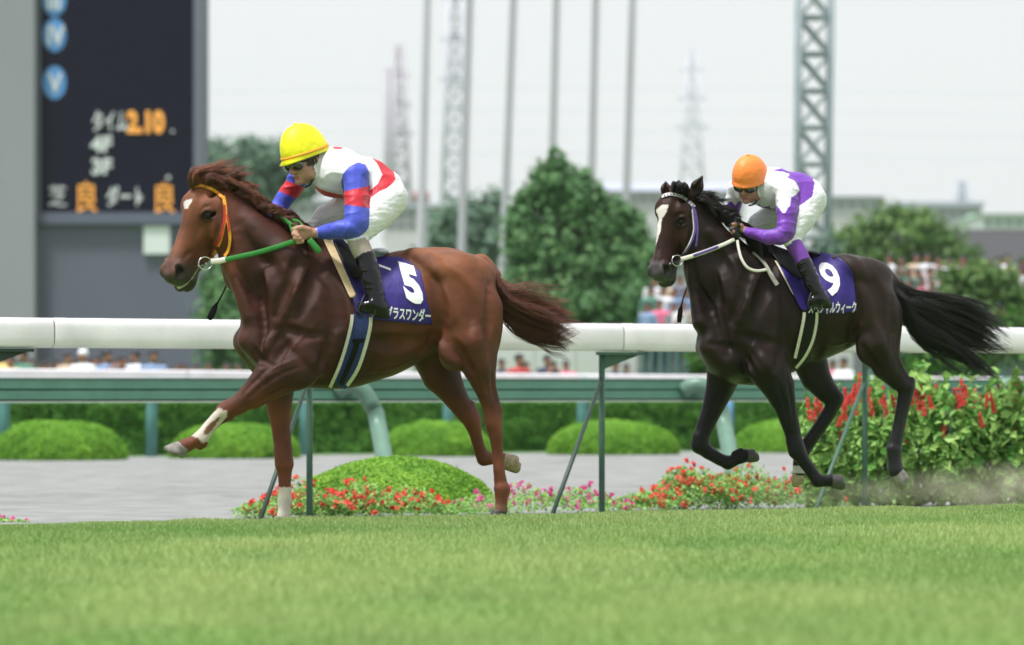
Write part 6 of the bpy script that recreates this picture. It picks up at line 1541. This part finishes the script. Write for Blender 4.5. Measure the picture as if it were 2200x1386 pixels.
def tack_a(S, SR, at):
    # saddlecloth with its number and the name along the hem
    cl = clothobj('saddlecloth', A, [S], [(758,545),(775,546),(800,549),(825,551),(861,553),(885,568),(903,584)],
                  [(766,668),(785,678),(800,685),(830,690),(865,693),(900,696),(930,698)], .010, .006, M['cloth'])
    tag(cl, 'violet saddlecloth bearing a big white 5 on the chestnut horse', 'saddlecloth')
    textobj('number', A, [S], '5', (874,640), (80,25), (-30,-108), cl, .016, .004, .06)
    textobj('number_stroke', A, [S], 'ー', (815,582), (30,11), (-8,-34), cl, .016, .004, .03)
    textobj('lettering', A, [S], 'グラスワンダー', (829,682), (13.9,1.2), (1,-29), cl, .016, .004, .025)
    sd_ = empty('saddle', A.world([A.J(770,560,-.1)])[0]); tag(sd_, 'small light racing saddle strapped on the chestnut horse under the yellow capped jockey', 'saddle')
    clothobj('saddle_pad', A, [S], [(694,513),(701,512),(708,514),(716,521)], [(752,640),(757,640),(761,639),(765,634)], .006, .014, M['pad'], sd_, 12, 30, 0)
    pp = clothobj('lining', A, [S], [(712,510),(722,508),(735,512),(752,530)], [(762,650),(764,672),(770,674),(778,676)], .014, .005, M['cloth_dark'], sd_, 14, 30, 0)
    clothobj('saddle_flap', A, [S], [(716,522),(726,520),(742,530),(758,540)], [(752,590),(756,596),(765,600),(778,600)], .024, .012, M['black'], sd_, 12, 20, 0)
    V = []; c = A.J(812,541,-.02); F = []
    T = SDF(c-np.array([.16,.25,.12]), c+np.array([.16,.25,.12]), .006)
    T.ell(A.J(817,541,-.03), (.05,.13,.022), None, .02); T.ell(A.J(790,548,-.01), (.09,.11,.025), None, .03)
    v, q = T.mesh(); link('seat', npmesh('seat', A.world(v), q), M['grey'], sd_)
    # girth: navy webbing with pale edges
    strapmesh('girth', A, [S], [(776,676),(772,700),(762,745),(745,795),(728,830)], [40,40,40,36,30], M['navy'], sd_, .006, .006, 34)
    strapmesh('girth_edge', A, [S], [(757,676),(754,700),(743,745),(728,790),(709,833)], 7, M['white'], sd_, .013, .006, 34)
    strapmesh('girth_edge', A, [S], [(797,680),(795,705),(784,750),(768,795),(746,829)], 7.5, M['white'], sd_, .013, .006, 34)
    strapmesh('girth_strap', A, [S], [(768,732),(760,760),(744,800),(732,826)], [12,12,11,9], M['black'], sd_, .016, .008, 24)
    strapmesh('girth_strap', A, [S], [(757,734),(770,733),(782,731)], 9, M['black'], sd_, .016, .008, 12)
    # stirrup
    mb = MB(); mb.tube(path3(A, [S], [(784,632,-.37),(776,650,-.40),(770,668,-.41),(782,678,-.41),(800,680,-.41),(806,668,-.41),(796,644,-.40)], 0, 30), .0035, 8); mb.build('stirrup', M['gogf'], sd_, True)
    # bridle
    br = empty('bridle', A.world([A.J(445,480,-.1)])[0]); tag(br, 'yellow and red bridle on the head of the chestnut horse', 'bridle')
    strapmesh('browband', A, [S], [(409,404),(430,398),(458,408),(479,424)], 6.5, M['yel'], br, .004, .006)
    strapmesh('cheekpiece', A, [S], [(480,421),(485,456),(479,493),(472,520),(460,545),(452,558)], 7, M['yel'], br, .005, .006)
    strapmesh('cheekpiece', A, [S], [(482,440),(482,470),(474,510),(463,530),(453,552)], 5, M['red'], br, .011, .004)
    strapmesh('throatlatch', A, [S], [(487,462),(492,490),(494,515),(490,538),(482,550)], 6, M['yel'], br, .005, .006)
    strapmesh('throatlatch_trim', A, [S], [(488,462),(491,480),(492,497)], 4, M['red'], br, .012, .004, 12)
    q = min(-.10, A.hit([S], 430, 562) or -.12)
    ringmesh('bit_ring', A, (441,566), q-.02, .036, .0035, M['silver'], br)
    mb = MB(); mb.tube(path3(A, [S], [(424,573),(432,569),(441,566)], .01, 8), .008, 8); mb.build('bit', M['silver'], br, True)
    # reins
    rn = empty('reins', A.world([A.J(560,540,-.2)])[0]); tag(rn, 'green webbing reins running from the bit to the hand of the yellow capped jockey', 'reins')
    def rein(name, pts, wd, mt, n=24, flat=.35):
        mb = MB(); mb.tube(path3(A, [S, SR], pts, .012, n), A.r(wd)/2, 10, True, flat); mb.build(name, mt, rn, True)
    rein('rein_end', [(453,562,q-.03),(470,561,q-.04),(487,557,q-.05)], 12, M['white'], 8)
    rein('rein', [(484,558,q-.05),(560,541,q-.09),(634,518,-.25)], 11, M['green'])
    rein('rein', [(582,447,-.04),(604,466,-.08),(628,484,-.13),(646,492,-.20)], 9, M['green'])
    rein('rein_loop', [(624,482,-.12),(633,506,-.18),(646,508,-.2),(652,492,-.17),(640,476,-.12),(628,474,-.10)], 8, M['green'], 30)
    rein('rein_tail', [(664,515,-.24),(672,524,-.25),(682,536,-.26),(686,543,-.26)], 14, M['green'], 12)
    wh = empty('whip', A.world([A.J(475,640,.1)])[0]); tag(wh, 'black whip hanging below the neck of the chestnut horse', 'whip')
    mb = MB(); mb.tube([Vector(v) for v in A.world([A.J(540,500,.2), A.J(497,586,.16), A.J(480,628,.14), A.J(464,658,.12)])], [.006,.005,.005,.006], 8); mb.build('shaft', M['black'], wh, True)
    mb = MB(); mb.tube([Vector(v) for v in A.world([A.J(467,650,.12), A.J(461,662,.12), A.J(454,678,.12), A.J(448,686,.12)])], [.006,.017,.02,.014], 10, True, .3); mb.build('flap', M['black'], wh, True)

def tack_b(S, SR, at):
    cl = clothobj('saddlecloth', B, [S], [(1742,540),(1760,541),(1784,546),(1806,556),(1822,572),(1833,592)],
                  [(1748,664),(1765,672),(1785,673),(1805,673),(1825,671),(1841,669)], .010, .006, M['cloth'])
    tag(cl, 'violet saddlecloth bearing a big white 9 on the dark bay horse', 'saddlecloth')
    textobj('number', B, [S], '9', (1770,628), (92,24), (-24,-98), cl, .016, .004, .02)
    textobj('lettering', B, [S], 'スペシャルウィーク', (1736,672), (11.6,-.2), (1,-27), cl, .016, .004, .025)
    sd_ = empty('saddle', B.world([B.J(1700,570,-.1)])[0]); tag(sd_, 'small black racing saddle strapped on the dark bay horse under the orange capped jockey', 'saddle')
    clothobj('saddle_pad', B, [S], [(1664,560),(1669,561),(1674,563),(1680,567)], [(1703,632),(1708,636),(1713,638),(1717,638)], .006, .014, M['pad_w'], sd_, 12, 24, 0)
    clothobj('lining', B, [S], [(1655,530),(1665,532),(1682,540),(1700,556)], [(1718,660),(1726,668),(1738,664),(1750,640)], .014, .008, M['cloth'], sd_, 16, 30, 0)
    clothobj('saddle_flap', B, [S], [(1640,520),(1652,522),(1672,530),(1700,540)], [(1676,568),(1686,574),(1704,590),(1724,600)], .028, .012, M['black'], sd_, 12, 16, 0)
    c = B.J(1745,545,-.02); T = SDF(c-np.array([.2,.25,.12]), c+np.array([.2,.25,.12]), .006)
    T.ell(B.J(1748,546,-.03), (.05,.12,.022), None, .02); T.ell(B.J(1722,548,-.01), (.09,.11,.025), None, .03)
    v, q = T.mesh(); link('seat', npmesh('seat', B.world(v), q), M['black'], sd_)
    strapmesh('girth', B, [S], [(1742,668),(1740,690),(1732,734),(1716,775),(1709,788)], [26,26,24,14,8], M['black'], sd_, .006, .006, 30)
    strapmesh('girth_edge', B, [S], [(1728,671),(1726,690),(1718,728),(1708,770)], 6.5, M['white'], sd_, .013, .006, 30)
    strapmesh('girth_edge', B, [S], [(1755,671),(1754,695),(1746,732),(1730,766),(1710,791)], 6, M['white'], sd_, .013, .006, 30)
    mb = MB(); mb.tube(path3(B, [S], [(1744,626,-.38),(1738,642,-.40),(1736,656,-.41),(1748,664,-.41),(1762,664,-.41),(1766,654,-.41),(1756,636,-.40)], 0, 30), .0035, 8); mb.build('stirrup', M['gogf'], sd_, True)
    br = empty('bridle', B.world([B.J(1460,480,-.1)])[0]); tag(br, 'bridle with a white checkered browband on the head of the dark bay horse', 'bridle')
    strapmesh('browband', B, [S], [(1421,422),(1439,417),(1463,422),(1481,434),(1492,445)], 6.5, M['white'], br, .004, .006)
    for k, t in enumerate(np.linspace(.08,.95,11)):
        pts = smoothpath([(1421,422),(1439,417),(1463,422),(1481,434),(1492,445)], 100); p = pts[int(t*97)]; p2 = pts[min(99,int(t*97)+3)]
        strapmesh('browband_check', B, [S], [tuple(p), tuple((p+p2)/2), tuple(p2)], 4, M['purpw'], br, .011, .003, 4)
    strapmesh('cheekpiece', B, [S], [(1489,444),(1491,470),(1492,495),(1484,520),(1474,538),(1461,555)], 6.5, M['purpw'], br, .005, .006)
    strapmesh('cheekpiece_trim', B, [S], [(1487,450),(1489,472),(1490,495),(1482,520),(1472,538),(1463,550)], 2.2, M['white'], br, .012, .003)
    strapmesh('throatlatch', B, [S], [(1493,450),(1498,480),(1498,505),(1495,530)], 4, M['purpw'], br, .005, .005)
    q = min(-.10, B.hit([S], 1446, 556) or -.12)
    ringmesh('bit_ring', B, (1455,560), q-.02, .036, .0035, M['silver'], br)
    mb = MB(); mb.tube(path3(B, [S], [(1438,567),(1447,564),(1455,560)], .01, 8), .007, 8); mb.build('bit', M['silver'], br, True)
    rn = empty('reins', B.world([B.J(1540,540,-.2)])[0]); tag(rn, 'white and purple reins running from the bit to the hand of the orange capped jockey', 'reins')
    def rein(name, pts, wd, mt, n=24, flat=.35, off=.012):
        mb = MB(); mb.tube(path3(B, [S, SR], pts, off, n), B.r(wd)/2, 10, True, flat); mb.build(name, mt, rn, True)
    rein('rein_end', [(1463,557,q-.03),(1478,553,q-.035),(1492,549,q-.04)], 9, M['white'], 8)
    rein('rein', [(1488,550,q-.04),(1515,541,q-.06),(1544,530,-.125)], 9, M['white']); rein('rein_stripe', [(1490,549.5,q-.053),(1515,540.5,q-.073),(1543,530,-.138)], 5.5, M['purpw'], 24, .35, .024)
    rein('rein', [(1541,531,q-.06),(1560,523,-.17),(1578,514,-.2)], 8, M['white'], 12)
    rein('rein_loop', [(1584,516,-.20),(1587,535,-.22),(1593,556,-.25),(1606,575,-.27),(1626,582,-.28),(1648,579,-.28)], 6, M['white'], 40)
    strapmesh('neck_strap', B, [S], [(1617,542),(1632,555),(1644,568),(1656,590),(1670,612)], [5,5,7,9,9], M['white'], rn, .012, .006)
    wh = empty('whip', B.world([B.J(1468,650,.1)])[0]); tag(wh, 'black whip hanging below the neck of the dark bay horse', 'whip')
    mb = MB(); mb.tube([Vector(v) for v in B.world([B.J(1530,500,.2), B.J(1478,612,.14), B.J(1468,640,.12), B.J(1463,660,.10)])], [.006,.005,.005,.006], 8); mb.build('shaft', M['black'], wh, True)
    mb = MB(); mb.tube([Vector(v) for v in B.world([B.J(1464,656,.1), B.J(1462,666,.10), B.J(1460,682,.10), B.J(1459,693,.10)])], [.006,.016,.018,.013], 10, True, .3); mb.build('flap', M['black'], wh, True)

SA, horse_a, at_a = build_horse_a()
SRA, rider_a = build_rider_a()
tack_a(SA, SRA, at_a)
SB, horse_b, at_b = build_horse_b()
SRB, rider_b = build_rider_b()
tack_b(SB, SRB, at_b)
# ------------------------------------------------------------------ kicked-up dust and the hazy air
def dustmat(dens, sc, name):
    m = bpy.data.materials.new(name); m.use_nodes = True; nt = m.node_tree; L = nt.links; nt.nodes.remove(nt.nodes['Principled BSDF'])
    v = nd(nt,'ShaderNodeVolumePrincipled'); v.inputs['Color'].default_value = (1,.92,.76,1)
    t = nd(nt,'ShaderNodeTexCoord'); n = nd(nt,'ShaderNodeTexNoise'); n.inputs['Scale'].default_value = sc; n.inputs['Detail'].default_value = 3
    L.new(t.outputs['Object'], n.inputs['Vector'])
    ln = nd(nt,'ShaderNodeVectorMath', operation='LENGTH'); mp = nd(nt,'ShaderNodeMapping'); L.new(t.outputs['Generated'], mp.inputs[0])
    mp.inputs['Location'].default_value = (-1,-1,-1); mp.inputs['Scale'].default_value = (2,2,2); L.new(mp.outputs[0], ln.inputs[0])
    r = nd(nt,'ShaderNodeMapRange'); r.inputs[1].default_value = 1.0; r.inputs[2].default_value = .2; r.inputs[3].default_value = 0; r.inputs[4].default_value = 1; L.new(ln.outputs['Value'], r.inputs[0])
    r2 = nd(nt,'ShaderNodeMapRange'); r2.inputs[1].default_value = .38; r2.inputs[2].default_value = .66; r2.inputs[3].default_value = 0; r2.inputs[4].default_value = dens; L.new(n.outputs[0], r2.inputs[0])
    q = nd(nt,'ShaderNodeMath', operation='MULTIPLY'); L.new(r.outputs[0], q.inputs[0]); L.new(r2.outputs[0], q.inputs[1]); L.new(q.outputs[0], v.inputs['Density'])
    L.new(v.outputs[0], nt.nodes['Material Output'].inputs['Volume']); return m
def dust(px, py, Y, rx, ry, rz, dens, label):
    bm = bmesh.new(); bmesh.ops.create_icosphere(bm, subdivisions=3, radius=1); c = PW(px, py, Y)
    for v in bm.verts: v.co = Vector((v.co.x*rx, v.co.y*ry, v.co.z*rz))
    me = bpy.data.meshes.new('dust'); bm.to_mesh(me); bm.free(); o = link('dust', me, dustmat(dens, 4.5, 'dust')); o.location = c; tag(o, label, 'dust', kind='stuff')
dust(2150, 1052, 28.6, .75, .5, .22, 1.4, 'tan dust kicked up behind the dark bay horse')
dust(1800, 1062, 28.4, .75, .4, .14, .9, 'thin dust under the hind hooves of the dark bay horse')
dust(1050, 1082, 24.2, .16, .15, .07, 2.0, 'small puff of dust at the planted hind hoof of the chestnut horse')
dust(1950, 1050, 28.6, .6, .4, .16, .8, 'thin dust trailing between the hind hoof and the flowers')
HAZE = 1.1e-4
if HAZE:
    mb = MB(); mb.box((-1500,-6,-1.3),(1500,3300,260)); hz = mb.build('haze', None)
    m = bpy.data.materials.new('haze'); m.use_nodes = True; nt = m.node_tree; nt.nodes.remove(nt.nodes['Principled BSDF'])
    v = nd(nt,'ShaderNodeVolumePrincipled'); v.inputs['Color'].default_value = (.95,.97,1,1); v.inputs['Density'].default_value = HAZE
    nt.links.new(v.outputs[0], nt.nodes['Material Output'].inputs['Volume']); hz.data.materials.append(m); tag(hz, kind='stuff')
